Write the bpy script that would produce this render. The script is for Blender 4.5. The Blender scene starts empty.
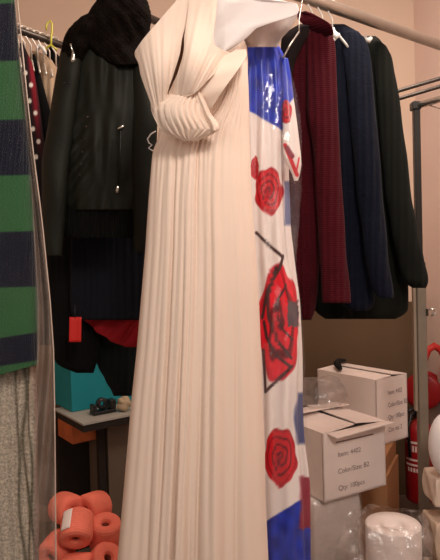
import bpy, bmesh, math, random
import numpy as np
from mathutils import Matrix, Vector

random.seed(7)
rng = np.random.default_rng(11)
SC = bpy.context.scene
COL = SC.collection
PI = math.pi

# ------------------------------------------------------------------ camera
F = 560.0
CAMZ = 1.4
Mcam = (Matrix.Translation((0, 0, CAMZ)) @ Matrix.Rotation(math.radians(90 - 1.5), 4, 'X')
        @ Matrix.Rotation(math.radians(-1.6), 4, 'Z'))
cd = bpy.data.cameras.new('camera')
cd.sensor_fit = 'VERTICAL'
cd.sensor_height = 24
cd.lens = 24 * F / 560
cd.clip_start = 0.02
cam = bpy.data.objects.new('camera', cd)
cam.matrix_world = Mcam
COL.objects.link(cam)
SC.camera = cam
MW = np.array(Mcam)


def at(px, py, d):
    """photo pixel + distance along the view axis -> world point(s)"""
    px, py, d = np.broadcast_arrays(np.asarray(px, float), np.asarray(py, float), np.asarray(d, float))
    p = np.stack([(px - 220) / F * d, (280 - py) / F * d, -d, np.ones_like(d)], -1)
    return (p @ MW.T)[..., :3]


def ray_z(px, py, z):
    o = MW[:3, 3]
    r = at(px, py, 1.0) - o
    return o + r * ((z - o[2]) / r[2])


def depth_of(p):
    return -(np.linalg.inv(MW) @ np.array([*p, 1.0]))[2]


def pix(p):
    q = np.linalg.inv(MW) @ np.array([*p, 1.0])
    return 220 + q[0] / -q[2] * F, 280 - q[1] / -q[2] * F


# ------------------------------------------------------------------ colour and materials
def lin(c):
    c = np.asarray(c, float) / 255.0
    return np.where(c <= 0.04045, c / 12.92, ((c + 0.055) / 1.055) ** 2.4)


MATS = {}


def mat(name, rgb=(128, 128, 128), rough=0.8, spec=0.3, metal=0.0, var=0.0, var_scale=8.0,
        bump=0.0, bump_scale=200.0, rib=0.0, rib_scale=60.0, rib_dir='Z', sheen=0.0,
        vcol=False, coat=0.0, speckle=0.0, transm=0.0):
    if name in MATS:
        return MATS[name]
    m = bpy.data.materials.new(name)
    m.use_nodes = True
    nt = m.node_tree
    N, L = nt.nodes, nt.links
    b = N['Principled BSDF']
    b.inputs['Roughness'].default_value = rough
    b.inputs['Specular IOR Level'].default_value = spec
    b.inputs['Metallic'].default_value = metal
    b.inputs['Sheen Weight'].default_value = sheen
    b.inputs['Coat Weight'].default_value = coat
    tc = N.new('ShaderNodeTexCoord')
    if vcol:
        src = N.new('ShaderNodeVertexColor')
        src.layer_name = 'Col'
        csock = src.outputs['Color']
    else:
        src = N.new('ShaderNodeRGB')
        src.outputs[0].default_value = (*lin(rgb), 1)
        csock = src.outputs[0]
    if var > 0:
        nz = N.new('ShaderNodeTexNoise')
        nz.inputs['Scale'].default_value = var_scale
        nz.inputs['Detail'].default_value = 5
        L.new(tc.outputs['Object'], nz.inputs['Vector'])
        mr = N.new('ShaderNodeMapRange')
        mr.inputs['From Min'].default_value = 0.3
        mr.inputs['From Max'].default_value = 0.7
        mr.inputs['To Min'].default_value = 1 - var
        mr.inputs['To Max'].default_value = 1 + var
        L.new(nz.outputs['Fac'], mr.inputs['Value'])
        hs = N.new('ShaderNodeHueSaturation')
        L.new(csock, hs.inputs['Color'])
        L.new(mr.outputs['Result'], hs.inputs['Value'])
        csock = hs.outputs['Color']
    if speckle > 0:
        nz = N.new('ShaderNodeTexNoise')
        nz.inputs['Scale'].default_value = 260
        nz.inputs['Detail'].default_value = 3
        L.new(tc.outputs['Object'], nz.inputs['Vector'])
        mr = N.new('ShaderNodeMapRange')
        mr.inputs['From Min'].default_value = 0.35
        mr.inputs['From Max'].default_value = 0.65
        mr.inputs['To Min'].default_value = 1 - speckle
        mr.inputs['To Max'].default_value = 1 + speckle
        L.new(nz.outputs['Fac'], mr.inputs['Value'])
        hs = N.new('ShaderNodeHueSaturation')
        L.new(csock, hs.inputs['Color'])
        L.new(mr.outputs['Result'], hs.inputs['Value'])
        csock = hs.outputs['Color']
    L.new(csock, b.inputs['Base Color'])
    nsock = None
    if rib > 0:
        w = N.new('ShaderNodeTexWave')
        w.bands_direction = rib_dir
        w.inputs['Scale'].default_value = rib_scale
        w.inputs['Distortion'].default_value = 1.0
        w.inputs['Detail'].default_value = 1
        L.new(tc.outputs['Object'], w.inputs['Vector'])
        bp = N.new('ShaderNodeBump')
        bp.inputs['Strength'].default_value = rib
        bp.inputs['Distance'].default_value = 0.004
        L.new(w.outputs['Fac'], bp.inputs['Height'])
        nsock = bp.outputs['Normal']
    if bump > 0:
        nz = N.new('ShaderNodeTexNoise')
        nz.inputs['Scale'].default_value = bump_scale
        nz.inputs['Detail'].default_value = 4
        L.new(tc.outputs['Object'], nz.inputs['Vector'])
        bp = N.new('ShaderNodeBump')
        bp.inputs['Strength'].default_value = bump
        bp.inputs['Distance'].default_value = 0.004
        L.new(nz.outputs['Fac'], bp.inputs['Height'])
        if nsock:
            L.new(nsock, bp.inputs['Normal'])
        nsock = bp.outputs['Normal']
    if nsock:
        L.new(nsock, b.inputs['Normal'])
    MATS[name] = m
    return m


def plastic_film(name, milk=0.2, tint=(225, 210, 200), gloss=0.12, rough=0.12, patch=0.15, crinkle=0.6, cscale=18):
    """thin clear polythene: mostly transparent, a little milky, glossy in wrinkles"""
    if name in MATS:
        return MATS[name]
    m = bpy.data.materials.new(name)
    m.use_nodes = True
    N, L = m.node_tree.nodes, m.node_tree.links
    N.remove(N['Principled BSDF'])
    out = N['Material Output']
    tr = N.new('ShaderNodeBsdfTransparent')
    di = N.new('ShaderNodeBsdfDiffuse')
    di.inputs['Color'].default_value = (*lin(tint), 1)
    gl = N.new('ShaderNodeBsdfGlossy')
    gl.inputs['Roughness'].default_value = rough
    tc = N.new('ShaderNodeTexCoord')
    nz = N.new('ShaderNodeTexNoise')
    nz.inputs['Scale'].default_value = 9
    nz.inputs['Detail'].default_value = 6
    L.new(tc.outputs['Object'], nz.inputs['Vector'])
    mr = N.new('ShaderNodeMapRange')
    mr.inputs['From Min'].default_value = 0.35
    mr.inputs['From Max'].default_value = 0.7
    mr.inputs['To Min'].default_value = max(0, milk - patch)
    mr.inputs['To Max'].default_value = milk + patch
    L.new(nz.outputs['Fac'], mr.inputs['Value'])
    m1 = N.new('ShaderNodeMixShader')
    L.new(mr.outputs['Result'], m1.inputs[0])
    L.new(tr.outputs[0], m1.inputs[1])
    L.new(di.outputs[0], m1.inputs[2])
    bp = N.new('ShaderNodeBump')
    bp.inputs['Strength'].default_value = crinkle
    bp.inputs['Distance'].default_value = 0.01 if crinkle < .9 else .03
    nz2 = N.new('ShaderNodeTexNoise')
    nz2.inputs['Scale'].default_value = cscale
    nz2.inputs['Detail'].default_value = 3
    L.new(tc.outputs['Object'], nz2.inputs['Vector'])
    L.new(nz2.outputs['Fac'], bp.inputs['Height'])
    L.new(bp.outputs['Normal'], gl.inputs['Normal'])
    m2 = N.new('ShaderNodeMixShader')
    m2.inputs[0].default_value = gloss
    L.new(m1.outputs[0], m2.inputs[1])
    L.new(gl.outputs[0], m2.inputs[2])
    L.new(m2.outputs[0], out.inputs['Surface'])
    MATS[name] = m
    return m


# ------------------------------------------------------------------ object plumbing
WLOC = {}


def tag(o, label=None, cat=None, group=None, kind=None):
    if label:
        o['label'] = label
    if cat:
        o['category'] = cat
    if group:
        o['group'] = group
    if kind:
        o['kind'] = kind
    return o


def thing(name, label, cat, loc, group=None):
    o = bpy.data.objects.new(name, None)
    o.empty_display_size = 0.05
    COL.objects.link(o)
    o.location = tuple(float(x) for x in loc)
    WLOC[o] = np.array(loc, float)
    return tag(o, label, cat, group)


def obj(name, V, Fc, material, parent=None, smooth=True, cols=None, label=None, cat=None, group=None,
        kind=None, solid=0.0, origin=None):
    V = np.asarray(V, float)
    if origin is None:
        lo, hi = V.min(0), V.max(0)
        origin = np.array([(lo[0] + hi[0]) / 2, (lo[1] + hi[1]) / 2, lo[2]])
    origin = np.asarray(origin, float)
    me = bpy.data.meshes.new(name)
    me.from_pydata([tuple(v) for v in (V - origin)], [], Fc)
    me.validate()
    me.update()
    if smooth:
        me.polygons.foreach_set('use_smooth', [True] * len(me.polygons))
    if cols is not None:
        a = me.color_attributes.new('Col', 'FLOAT_COLOR', 'POINT')
        c = np.ones((len(V), 4))
        c[:, :3] = cols
        a.data.foreach_set('color', c.ravel())
    me.materials.append(material)
    o = bpy.data.objects.new(name, me)
    COL.objects.link(o)
    WLOC[o] = origin
    if parent is not None:
        o.parent = parent
        o.location = tuple(origin - WLOC[parent])
    else:
        o.location = tuple(origin)
    if solid:
        md = o.modifiers.new('thickness', 'SOLIDIFY')
        md.thickness = solid
        md.offset = 0
    return tag(o, label, cat, group, kind)


class MB:
    """collects shapes for ONE mesh"""

    def __init__(s):
        s.V, s.F = [], []

    def add(s, V, Fc):
        o = len(s.V)
        s.V += [tuple(map(float, v)) for v in V]
        s.F += [tuple(i + o for i in f) for f in Fc]
        return s

    def prism(s, poly, z0, z1):
        n = len(poly)
        V = [(p[0], p[1], z0) for p in poly] + [(p[0], p[1], z1) for p in poly]
        area = sum(poly[i][0] * poly[(i + 1) % n][1] - poly[(i + 1) % n][0] * poly[i][1] for i in range(n))
        Fc = [tuple(range(n))[::-1], tuple(range(n, 2 * n))] + [(i, (i + 1) % n, n + (i + 1) % n, n + i) for i in range(n)]
        if area < 0:
            Fc = [f[::-1] for f in Fc]
        return s.add(V, Fc)

    def box(s, a, b):
        return s.prism([(a[0], a[1]), (b[0], a[1]), (b[0], b[1]), (a[0], b[1])], a[2], b[2])

    def hexa(s, P8):
        return s.add(P8, [(0, 3, 2, 1), (4, 5, 6, 7), (0, 1, 5, 4), (1, 2, 6, 5), (2, 3, 7, 6), (3, 0, 4, 7)])

    def tube(s, pts, r, n=10, cap=True):
        pts = [np.asarray(p, float) for p in pts]
        rr = r if hasattr(r, '__len__') else [r] * len(pts)
        V, Fc = [], []
        up = None
        for i, p in enumerate(pts):
            t = pts[min(i + 1, len(pts) - 1)] - pts[max(i - 1, 0)]
            t /= np.linalg.norm(t) + 1e-12
            if up is None:
                up = np.array([0, 0, 1.0]) if abs(t[2]) < 0.9 else np.array([1.0, 0, 0])
            x = np.cross(t, up)
            x /= np.linalg.norm(x) + 1e-12
            y = np.cross(x, t)
            up = y
            for k in range(n):
                a = 2 * PI * k / n
                V.append(p + rr[i] * (math.cos(a) * x + math.sin(a) * y))
        for i in range(len(pts) - 1):
            for k in range(n):
                k2 = (k + 1) % n
                Fc.append((i * n + k, i * n + k2, (i + 1) * n + k2, (i + 1) * n + k))
        if cap:
            Fc.append(tuple(range(n))[::-1])
            Fc.append(tuple((len(pts) - 1) * n + k for k in range(n)))
        return s.add(V, Fc)

    def lathe(s, c, axis, prof, n=32):
        """prof: list of (radius, distance along axis)"""
        axis = np.asarray(axis, float)
        axis /= np.linalg.norm(axis)
        up = np.array([0, 0, 1.0]) if abs(axis[2]) < 0.9 else np.array([1.0, 0, 0])
        x = np.cross(axis, up)
        x /= np.linalg.norm(x)
        y = np.cross(axis, x)
        V, Fc = [], []
        c = np.asarray(c, float)
        for r, h in prof:
            for k in range(n):
                a = 2 * PI * k / n
                V.append(c + axis * h + r * (math.cos(a) * x + math.sin(a) * y))
        for i in range(len(prof) - 1):
            for k in range(n):
                k2 = (k + 1) % n
                Fc.append((i * n + k, i * n + k2, (i + 1) * n + k2, (i + 1) * n + k))
        return s.add(V, Fc)

    def ball(s, c, r, n=12, sc=(1, 1, 1)):
        V, Fc = [], []
        m = n // 2
        for i in range(m + 1):
            th = PI * i / m
            for k in range(n):
                a = 2 * PI * k / n
                V.append((c[0] + r * sc[0] * math.sin(th) * math.cos(a), c[1] + r * sc[1] * math.sin(th) * math.sin(a),
                          c[2] + r * sc[2] * math.cos(th)))
        for i in range(m):
            for k in range(n):
                k2 = (k + 1) % n
                Fc.append((i * n + k, (i + 1) * n + k, (i + 1) * n + k2, i * n + k2))
        return s.add(V, Fc)

    def build(s, name, material, parent=None, **kw):
        bevel = kw.pop('bevel', 0)
        o = obj(name, s.V, s.F, material, parent, **kw)
        if bevel:
            b = o.modifiers.new('edges', 'BEVEL')
            b.width = bevel
            b.segments = 2
            b.limit_method = 'ANGLE'
        return o


def wob(x, y, seed, fx=6.0, fy=4.0, n=7):
    r = np.random.default_rng(seed)
    o = 0
    for _ in range(n):
        o = o + np.sin(x * r.uniform(.3, 1) * fx * r.choice([-1, 1]) + y * r.uniform(.3, 1) * fy + r.uniform(0, 6.28))
    return o / n


def seg(px, py, pts):
    d = 1e9
    for (x0, y0), (x1, y1) in zip(pts[:-1], pts[1:]):
        vx, vy = x1 - x0, y1 - y0
        t = np.clip(((px - x0) * vx + (py - y0) * vy) / (vx * vx + vy * vy), 0, 1)
        d = np.minimum(d, np.hypot(px - x0 - t * vx, py - y0 - t * vy))
    return d


def prof(rows, n, sm=0):
    """interpolate rows (py, a, b, ...) to n samples along py, slightly smoothed"""
    R = np.array(rows, float)
    y = np.linspace(R[0, 0], R[-1, 0], n)
    out = [y]
    for k in range(1, R.shape[1]):
        v = np.interp(y, R[:, 0], R[:, k])
        if sm > 0:
            w = max(1, int(sm * n))
            ker = np.hanning(2 * w + 3)[1:-1]
            ker /= ker.sum()
            e = len(ker) // 2
            pad = np.concatenate([2 * v[0] - v[e:0:-1], v, 2 * v[-1] - v[-2:-e - 2:-1]])
            v = np.convolve(pad, ker, 'valid')
        out.append(v)
    return out


def loft(name, rows, material, parent, d, t, nu=96, nv=80, sm=0.03, disp=None, paint=None, sq=1.0, slope=0.0,
         tilt=0.0, skew=0.0, tprof=None, **kw):
    """closed hanging garment piece: rows (py, xl, xr) of its outline, depth d, half thickness t.
    disp(u, v, px, py, sn) metres outward; paint(px, py, sn) -> rgb 0-255"""
    y, xl, xr = prof(rows, nv, sm)
    a = np.linspace(0, 2 * PI, nu, endpoint=False)
    ca, sa = np.cos(a), np.sin(a)
    ca = np.sign(ca) * np.abs(ca) ** sq
    sa = np.sign(sa) * np.abs(sa) ** sq
    c, h = (xl + xr) / 2, (xr - xl) / 2
    v = np.linspace(0, 1, nv)
    PX = c[:, None] + h[:, None] * ca
    PY = np.repeat(y[:, None], nu, 1)
    PY = PY + skew * (PX - c[:, None]) * v[:, None] ** 3
    U = (ca[None] + 1) / 2 + 0 * PX
    SN = np.repeat(sa[None], nv, 0)
    tv = t if tprof is None else np.interp(y, tprof[0], tprof[1])
    tt = np.minimum(tv, (h / F * d) * 0.9)[:, None]
    D = d + slope * (PX - c.mean()) / 100.0 + tilt * v[:, None] - tt * sa
    if disp is not None:
        q = disp(U, v[:, None] + 0 * PX, PX, PY, SN)
        D = D - q * sa
        PX = PX + q * ca * F / d * 0.5
    V = at(PX, PY, D).reshape(-1, 3)
    idx = np.arange(nv * nu).reshape(nv, nu)
    j = np.roll(idx, -1, 1)
    Q = np.stack([idx[:-1], j[:-1], j[1:], idx[1:]], -1).reshape(-1, 4)
    Fc = [tuple(int(k) for k in q) for q in Q]
    Fc.append(tuple(int(k) for k in idx[0][::-1]))
    Fc.append(tuple(int(k) for k in idx[-1]))
    cols = None
    if paint is not None:
        cols = lin(paint(c[:, None] + h[:, None] * ca, PY, SN)).reshape(-1, 3)
    return obj(name, V, Fc, material, parent, cols=cols, **kw)


def sheet(name, rows, material, parent, dfn, nu=60, nv=60, sm=0.03, paint=None, solid=0.003, **kw):
    """open cloth piece: rows (py, xl, xr); dfn(u, v, px, py) depth"""
    y, xl, xr = prof(rows, nv, sm)
    u = np.linspace(0, 1, nu)
    v = np.linspace(0, 1, nv)
    PX = xl[:, None] + (xr - xl)[:, None] * u
    PY = np.repeat(y[:, None], nu, 1)
    D = dfn(u[None] + 0 * PX, v[:, None] + 0 * PX, PX, PY)
    V = at(PX, PY, D).reshape(-1, 3)
    idx = np.arange(nv * nu).reshape(nv, nu)
    Q = np.stack([idx[:-1, :-1], idx[:-1, 1:], idx[1:, 1:], idx[1:, :-1]], -1).reshape(-1, 4)
    Fc = [tuple(int(k) for k in q[::-1]) for q in Q]
    cols = None
    if paint is not None:
        cols = lin(paint(PX, PY, 1 + 0 * PX)).reshape(-1, 3)
    return obj(name, V, Fc, material, parent, cols=cols, solid=solid, **kw)


def base_of(px, py, d):
    return at(px, py, d)


# ------------------------------------------------------------------ room
YB, XR, XL, ZC = 3.1, 1.10, -1.9, 3.3
YF = -1.0
wall_m = mat('wall_paint_beige', (228, 200, 178), 0.75, 0.25, var=0.05, var_scale=1.5, bump=0.08, bump_scale=60)
wallr_m = mat('wall_paint_pink', (240, 216, 206), 0.42, 0.4, var=0.03, var_scale=1.5, bump=0.05, bump_scale=30)
ceil_m = mat('ceiling_paint', (225, 212, 198), 0.9, var=0.02)
floor_m = mat('floor_vinyl', (120, 104, 90), 0.6, var=0.15, var_scale=5, bump=0.05)
MB().box((XL - .1, YB, 0), (XR + .1, YB + .1, ZC)).build('wall_back', wall_m, kind='structure', smooth=False)
MB().box((XR, YF, 0), (XR + .1, YB, ZC)).build('wall_right', wallr_m, kind='structure', smooth=False)
MB().box((XL - .1, YF, 0), (XL, YB, ZC)).build('wall_left', wall_m, kind='structure', smooth=False)
MB().box((XL - .1, YF, -.1), (XR + .1, YB + .1, 0)).build('floor', floor_m, kind='structure', smooth=False)
MB().box((XL - .1, YF, ZC), (XR + .1, YB + .1, ZC + .1)).build('ceiling', ceil_m, kind='structure', smooth=False)
bb_m = mat('baseboard_paint', (150, 125, 105), 0.6)
MB().box((XL, YB - .015, 0), (XR, YB, .09)).build('baseboard_back', bb_m, kind='structure', smooth=False)

MB().box((XL, YB - .006, .09), (XR, YB, 1.17)).build('wall_back_shade', mat('wall_shade_brown', (104, 81, 59), .7, .25, var=.06, var_scale=3), kind='structure', smooth=False, label='lower part of the back wall with shade painted in brown')  # shade below the garments, painted as a darker strip of wall

# ------------------------------------------------------------------ materials
chrome = mat('brushed_steel', (168, 155, 142), 0.38, 0.5, 0.85, var=0.06, var_scale=30)
dark_steel = mat('dark_steel', (80, 72, 66), 0.4, 0.5, 0.8, var=0.15, var_scale=40)
grey_paint = mat('grey_rack_paint', (128, 116, 102), 0.5, 0.4, 0.25, var=0.08, var_scale=20)
black_pl = mat('black_plastic', (22, 20, 20), 0.35, 0.5)
white_pl = mat('white_plastic', (236, 230, 222), 0.35, 0.5)
silver = mat('silver_metal', (215, 212, 205), 0.25, 0.5, 0.9)

# ------------------------------------------------------------------ garment rail on the right
ZR = 2.13
c1 = ray_z(335, 8, ZR)
c2 = ray_z(440, 45, ZR)
cdir = (c2 - c1)
clen = np.linalg.norm(cdir)
cdir = cdir / clen
cL = c1 - cdir * 1.27
cR = c2 + cdir * 0.16


def on_rail(p0, dr, px):
    lo, hi = -1.25, 1.6
    for _ in range(60):
        m = (lo + hi) / 2
        if pix(p0 + dr * m)[0] < px:
            lo = m
        else:
            hi = m
    return p0 + dr * (lo + hi) / 2


rt = thing('garment_rack', 'long steel garment rail sloping across the upper right above the cardigans', 'garment rack',
           (float((cL[0] + cR[0]) / 2), float((cL[1] + cR[1]) / 2), 0))
MB().tube([cL, cR], 0.0165, 20).build('rail', chrome, rt)
perp = np.array([-cdir[1], cdir[0], 0])
for e in (cL, cR):
    MB().tube([e + [0, 0, .0], [e[0], e[1], 0.02]], 0.015, 14).build('post', chrome, rt)
    f = np.array([e[0], e[1], 0.02])
    MB().tube([f - perp * .13, f + perp * .13], 0.015, 12).build('foot', chrome, rt)


# ------------------------------------------------------------------ double rail on the left
ZA = 2.2
a1, a2 = ray_z(15, 29, ZA), ray_z(62, 45.5, ZA)
b1, b2 = ray_z(113, 1, ZA), ray_z(150, 12.5, ZA)
adir = (a2 - a1) / np.linalg.norm(a2 - a1)
bdir = adir
aL, aR = a1 - adir * .42, a1 + adir * .72
bL, bR = b1 - bdir * .62, b1 + bdir * .45
lt = thing('garment_rack', 'double dark metal rail behind the black jacket, crowded with hanger hooks', 'garment rack',
           ((aL + aR) / 2 * [1, 1, 0]))
MB().tube([aL, aR], 0.0125, 16).build('rail', dark_steel, lt)
MB().tube([bL, bR], 0.0125, 16).build('rail', dark_steel, lt)
MB().tube([aR, bR], 0.0125, 12).build('crossbar', dark_steel, lt)
MB().tube([aL, bL], 0.0125, 12).build('crossbar', dark_steel, lt)
for e in ((aL + bL) / 2, (aR + bR) / 2):
    MB().tube([e, [e[0], e[1], 0.02]], 0.0125, 12).build('post', dark_steel, lt)
    q = np.array([e[0], e[1], .02])
    pp = np.array([-adir[1], adir[0], 0]) * .16
    MB().tube([q - pp, q + pp], 0.0125, 12).build('foot', dark_steel, lt)


# ------------------------------------------------------------------ hangers
def hook_pts(top, drop, r=0.02, side=(0.7, -0.7, 0)):
    """question-mark hook over a bar whose centre is `top`"""
    s = np.array(side, float)
    s /= np.linalg.norm(s)
    pts = []
    for k in range(11):
        a = math.radians(-30 + k * 21)
        pts.append(top + s * (math.cos(a) * r) + np.array([0, 0, math.sin(a) * r]))
    q = pts[-1]
    pts.append(np.array([top[0], top[1], q[2] - r * .8]) if False else q + np.array([0, 0, -.012]))
    pts.append(top + np.array([0, 0, -r - .015]))
    pts.append(top + np.array([0, 0, -drop]))
    return pts


def hanger(top, drop, span, dirv, m, label, group=None, r=0.002, rb=0.0035, sag=.045, name='clothes_hanger'):
    top = np.asarray(top, float)
    root = thing(name, label, 'hanger', top + [0, 0, -drop], group)
    MB().tube(hook_pts(top, drop, side=cdir if group is None else adir), r, 8).build('hook', m, root)
    d = np.array(dirv, float)
    d /= np.linalg.norm(d)
    n = top + np.array([0, 0, -drop])
    pts = [n + d * span * k / 6 + np.array([0, 0, -sag * (abs(k) / 6) ** 1.3]) for k in range(-6, 7)]
    MB().tube(pts, rb, 8).build('shoulder_bar', m, root)
    return root


for i in range(8):
    tp = on_rail(a1, adir, 12 + i * 6.2)
    if i == 0:
        h0 = hanger(tp, .085, .022, (.4, -.6, 0), mat('hanger_wire', (216, 204, 190), .35, .5, .6),
                    'thin metal hanger hooked in the crowded row on the dark left rail', 'hooks crowded on the left rail',
                    r=.0030)
        h0p = tp
    else:
        c = h0.copy()
        COL.objects.link(c)
        c.location = tuple(np.array(h0.location) + (tp - h0p))
        for ch in h0.children:
            k = ch.copy()
            COL.objects.link(k)
            k.parent = c

# yellow-green clip hanger
yel = mat('yellow_plastic', (200, 190, 70), .3, .5)
ytop = on_rail(a1, adir, 51)
yr = thing('clothes_hanger', 'translucent yellow plastic hanger hook standing tall on the left rail', 'hanger', ytop + [0, 0, -.05])
dY = depth_of(ytop) - .03
ypts = [at(x, y, dY) for x, y in ((46.5, 30), (46.2, 26), (48, 22.5), (50.5, 21), (52, 24), (52, 30), (51.2, 38), (51, 46))]
MB().tube(ypts, .0035, 10).build('hook', yel, yr)
MB().tube([at(45, 49, dY), at(51, 45, dY), at(57, 50, dY)], .004, 10).build('shoulder_bar', yel, yr)

# ------------------------------------------------------------------ cream dress
cream = mat('cream_chiffon', (233, 211, 194), .8, .15, sheen=.1, bump=.04, bump_scale=400, var=.02, var_scale=6)
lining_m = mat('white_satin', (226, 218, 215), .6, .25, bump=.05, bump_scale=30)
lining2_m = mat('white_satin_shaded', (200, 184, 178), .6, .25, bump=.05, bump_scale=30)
DD = 1.25
dress_top = on_rail(c1, cdir, 196)
dress = thing('evening_dress', 'long cream chiffon dress with gathered bust and pleated skirt hanging in front', 'dress',
              at(195, 600, DD))

grooves = [(.05, .018, .008), (.115, .014, .014), (.165, .011, .007), (.235, .015, .022), (.29, .012, .008), (.345, .014, .024), (.40, .012, .008), (.46, .014, .028),
           (.53, .014, .012), (.60, .017, .016), (.70, .020, .006), (.81, .018, .012), (.91, .022, .006)]


def skirt_disp(U, v, px, py, sn):
    o = 0.0
    grow = np.clip(.28 + 1.1 * (v - .12), .06, 1.1)
    for i, (u0, w, A) in enumerate(grooves):
        uc = u0 + .012 * np.sin(v * (3 + i % 4) + i) * v
        ww = w * (1 + .8 * v * ((i * 37) % 5) / 5)
        o = o - A * .8 * np.exp(-((U - uc) / ww) ** 2) * (.65 + .5 * np.sin(i * 2.1 + v * 4))
    o = o * grow
    o = o + .010 * np.sin(U * 21 + 1.2 * v) * v + .004 * np.sin(U * 31 + 2 - v) * (.2 + v)
    gather = np.exp(-np.maximum(v - .15, 0) / .07) * np.clip((v - .06) / .07, .12, 1)
    o = o + .0036 * np.sin(U * 105 + 2.5 * np.sin(U * 13)) * gather * np.clip(1.25 - U * 1.1, .15, 1)
    return o


loft('skirt', [(56, 230, 245), (66, 222, 247), (80, 214, 248), (95, 205, 248.5), (110, 190, 249), (122, 172, 249), (134, 161, 249), (150, 153, 249.5), (200, 149, 251), (250, 146, 255), (300, 142, 258), (350, 138, 260),
               (400, 133, 262), (450, 129, 264), (500, 125, 265), (560, 120, 268), (610, 116, 271)],
     cream, dress, DD, .075, nu=560, nv=180, sm=.02, disp=skirt_disp, sq=.9, tprof=((56, 80, 110, 130, 150, 165, 185, 210, 240, 280, 340, 620), (.030, .036, .043, .049, .056, .062, .068, .072, .075, .077, .078, .080)))


def torso_disp(U, v, px, py, sn):
    return .002 * np.sin(U * 28 + v * 3)


loft('bodice_back', [(40, 226, 244), (46, 212, 247), (60, 196, 248), (80, 178, 248), (100, 168, 248), (125, 160, 249), (150, 156, 250), (165, 158, 248)],
     cream, dress, DD + .045, .045, nu=200, nv=60, disp=torso_disp)


sheet('slit_shade', [(28, 172, 194), (50, 170, 194), (80, 164, 188), (97, 162, 182)], mat('slit_shade_tan', (122, 92, 74), .9, .1), dress, lambda u, v, px, py: DD - .03 - .004 * np.sin(u * 12), nu=30, nv=30, label='tan sheet giving the keyhole slit its shade')  # tan sheet behind the slit, its colour stands in for the shade inside


def slit(px, py):
    return seg(px, py, [(184, -40), (183.2, 36), (181.5, 60), (175.5, 76), (168.5, 95)])


def dcup_l(u, v, px, py):
    b = .060 * np.exp(-((px - 160) / 26) ** 2 - ((py - 66) / 44) ** 2)
    ed = .02 * np.clip((148 - px) / 14, 0, 1) ** 2
    g = .008 * np.exp(-slit(px, py) / 2.2) * np.clip((py - 30) / 12, 0, 1)
    fan = (px - 163) / (10 + np.clip(105 - py, 0, 110) * .28)
    return DD - .078 - b + ed + g - .0011 * np.sin(fan * 13) - .0006 * np.sin(fan * 29 + 1)


sheet('left_bust_panel', [(-30, 190, 203), (-8, 181, 197), (0, 177, 194), (20, 160, 188), (34, 148, 183), (40, 143, 181.4), (52, 135, 179.8), (57, 135.5, 178.6), (63, 139, 176.8), (75, 141, 172.8),
                          (93, 147, 166.8), (104, 151, 166), (116, 157, 166)], cream, dress, dcup_l, nu=90, nv=90, sm=.012)


def dcup_r(u, v, px, py):
    b = .066 * np.exp(-((px - 190) / 24) ** 2 - ((py - 64) / 42) ** 2)
    ed = .045 * np.clip((px - 212) / 26, 0, 1)
    g = .008 * np.exp(-slit(px, py) / 2.2) * np.clip((py - 30) / 12, 0, 1)
    fan = (px - 174) / (10 + np.clip(100 - py, 0, 110) * .34)
    return DD - .080 - b + ed + g - .0011 * np.sin(fan * 12) - .0006 * np.sin(fan * 31 + 1)


sheet('right_bust_panel', [(-30, 200, 215), (-8, 191, 216), (0, 189, 217), (20, 187, 215), (36, 184.6, 212.5), (46, 184.6, 214), (52, 184, 226), (54, 183.6, 234), (60, 182.4, 231),
                           (66, 180.4, 224), (75, 177.6, 213), (85, 173, 203), (93, 169, 195), (98, 169, 184)], cream, dress, dcup_r, nu=90, nv=100, sm=.008)


# underside roll of the right bust panel: soft fold that leads to the armhole
def dfold(u, v, px, py):
    return DD - .055 - .045 * np.sin(PI * v) - .001 * np.sin(v * 20 + u * 3)


sheet('armhole_fold', [(50, 236, 246), (56, 226, 247), (66, 214, 241), (78, 203, 232), (92, 192, 222), (106, 190, 213), (118, 196, 208)], cream, dress, dfold, nu=40, nv=60)


def dband(u, v, px, py):
    s = u * 1.0 + .22 * v
    return DD - .085 - .036 * np.sin(PI * np.clip(u, .02, .98)) ** .7 * np.sin(PI * np.clip(v * .9 + .08, 0, 1)) ** .7 - .0035 * np.abs(np.sin(s * 27 + .8 * np.sin(v * 4))) - .001 * np.sin(s * 61)


sheet('gathered_waistband', [(89, 186, 196), (94, 170, 200), (99, 158, 203), (104, 151, 205), (110, 151.5, 206), (117, 154, 209), (124, 157, 215), (129, 160, 219), (133, 165, 214), (137, 174, 205), (141, 184, 196)],
      cream, dress, dband, nu=150, nv=80, sm=.015)


def dtail(u, v, px, py):
    return DD - .098 - .012 * np.sin(PI * u) - .003 * np.sin(u * 10 + v * 3)


sheet('sash_knot', [(90, 194, 199), (97, 194, 203), (106, 199, 207), (115, 203, 211), (122, 206, 217), (127, 209, 219), (131, 212, 217)], cream, dress, dtail, nu=30, nv=40)


def dlin(u, v, px, py):
    return DD - .055 - .005 * np.sin(u * 6 + v * 4) + .05 * np.clip((px - 225) / 75, 0, 1) - .0015 * np.sin(px / 7.0 + py / 6.0)


sheet('lining', [(-25, 217, 250), (-5, 215, 256), (-1, 214.5, 262), (1.5, 214.2, 290), (4, 214, 297), (10, 213, 299), (14.5, 213, 297.5), (18, 213, 288), (23, 213, 270), (28, 212.5, 256), (35, 212, 249),
                 (42, 212, 241), (48, 213, 232), (53, 217, 224)], lining_m, dress, dlin, nu=70, nv=70, sm=.008, label='white satin lining')


def dlin2(u, v, px, py):
    return DD + .035 + .015 * np.sin(u * 7 + 2) + .01 * v


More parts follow.
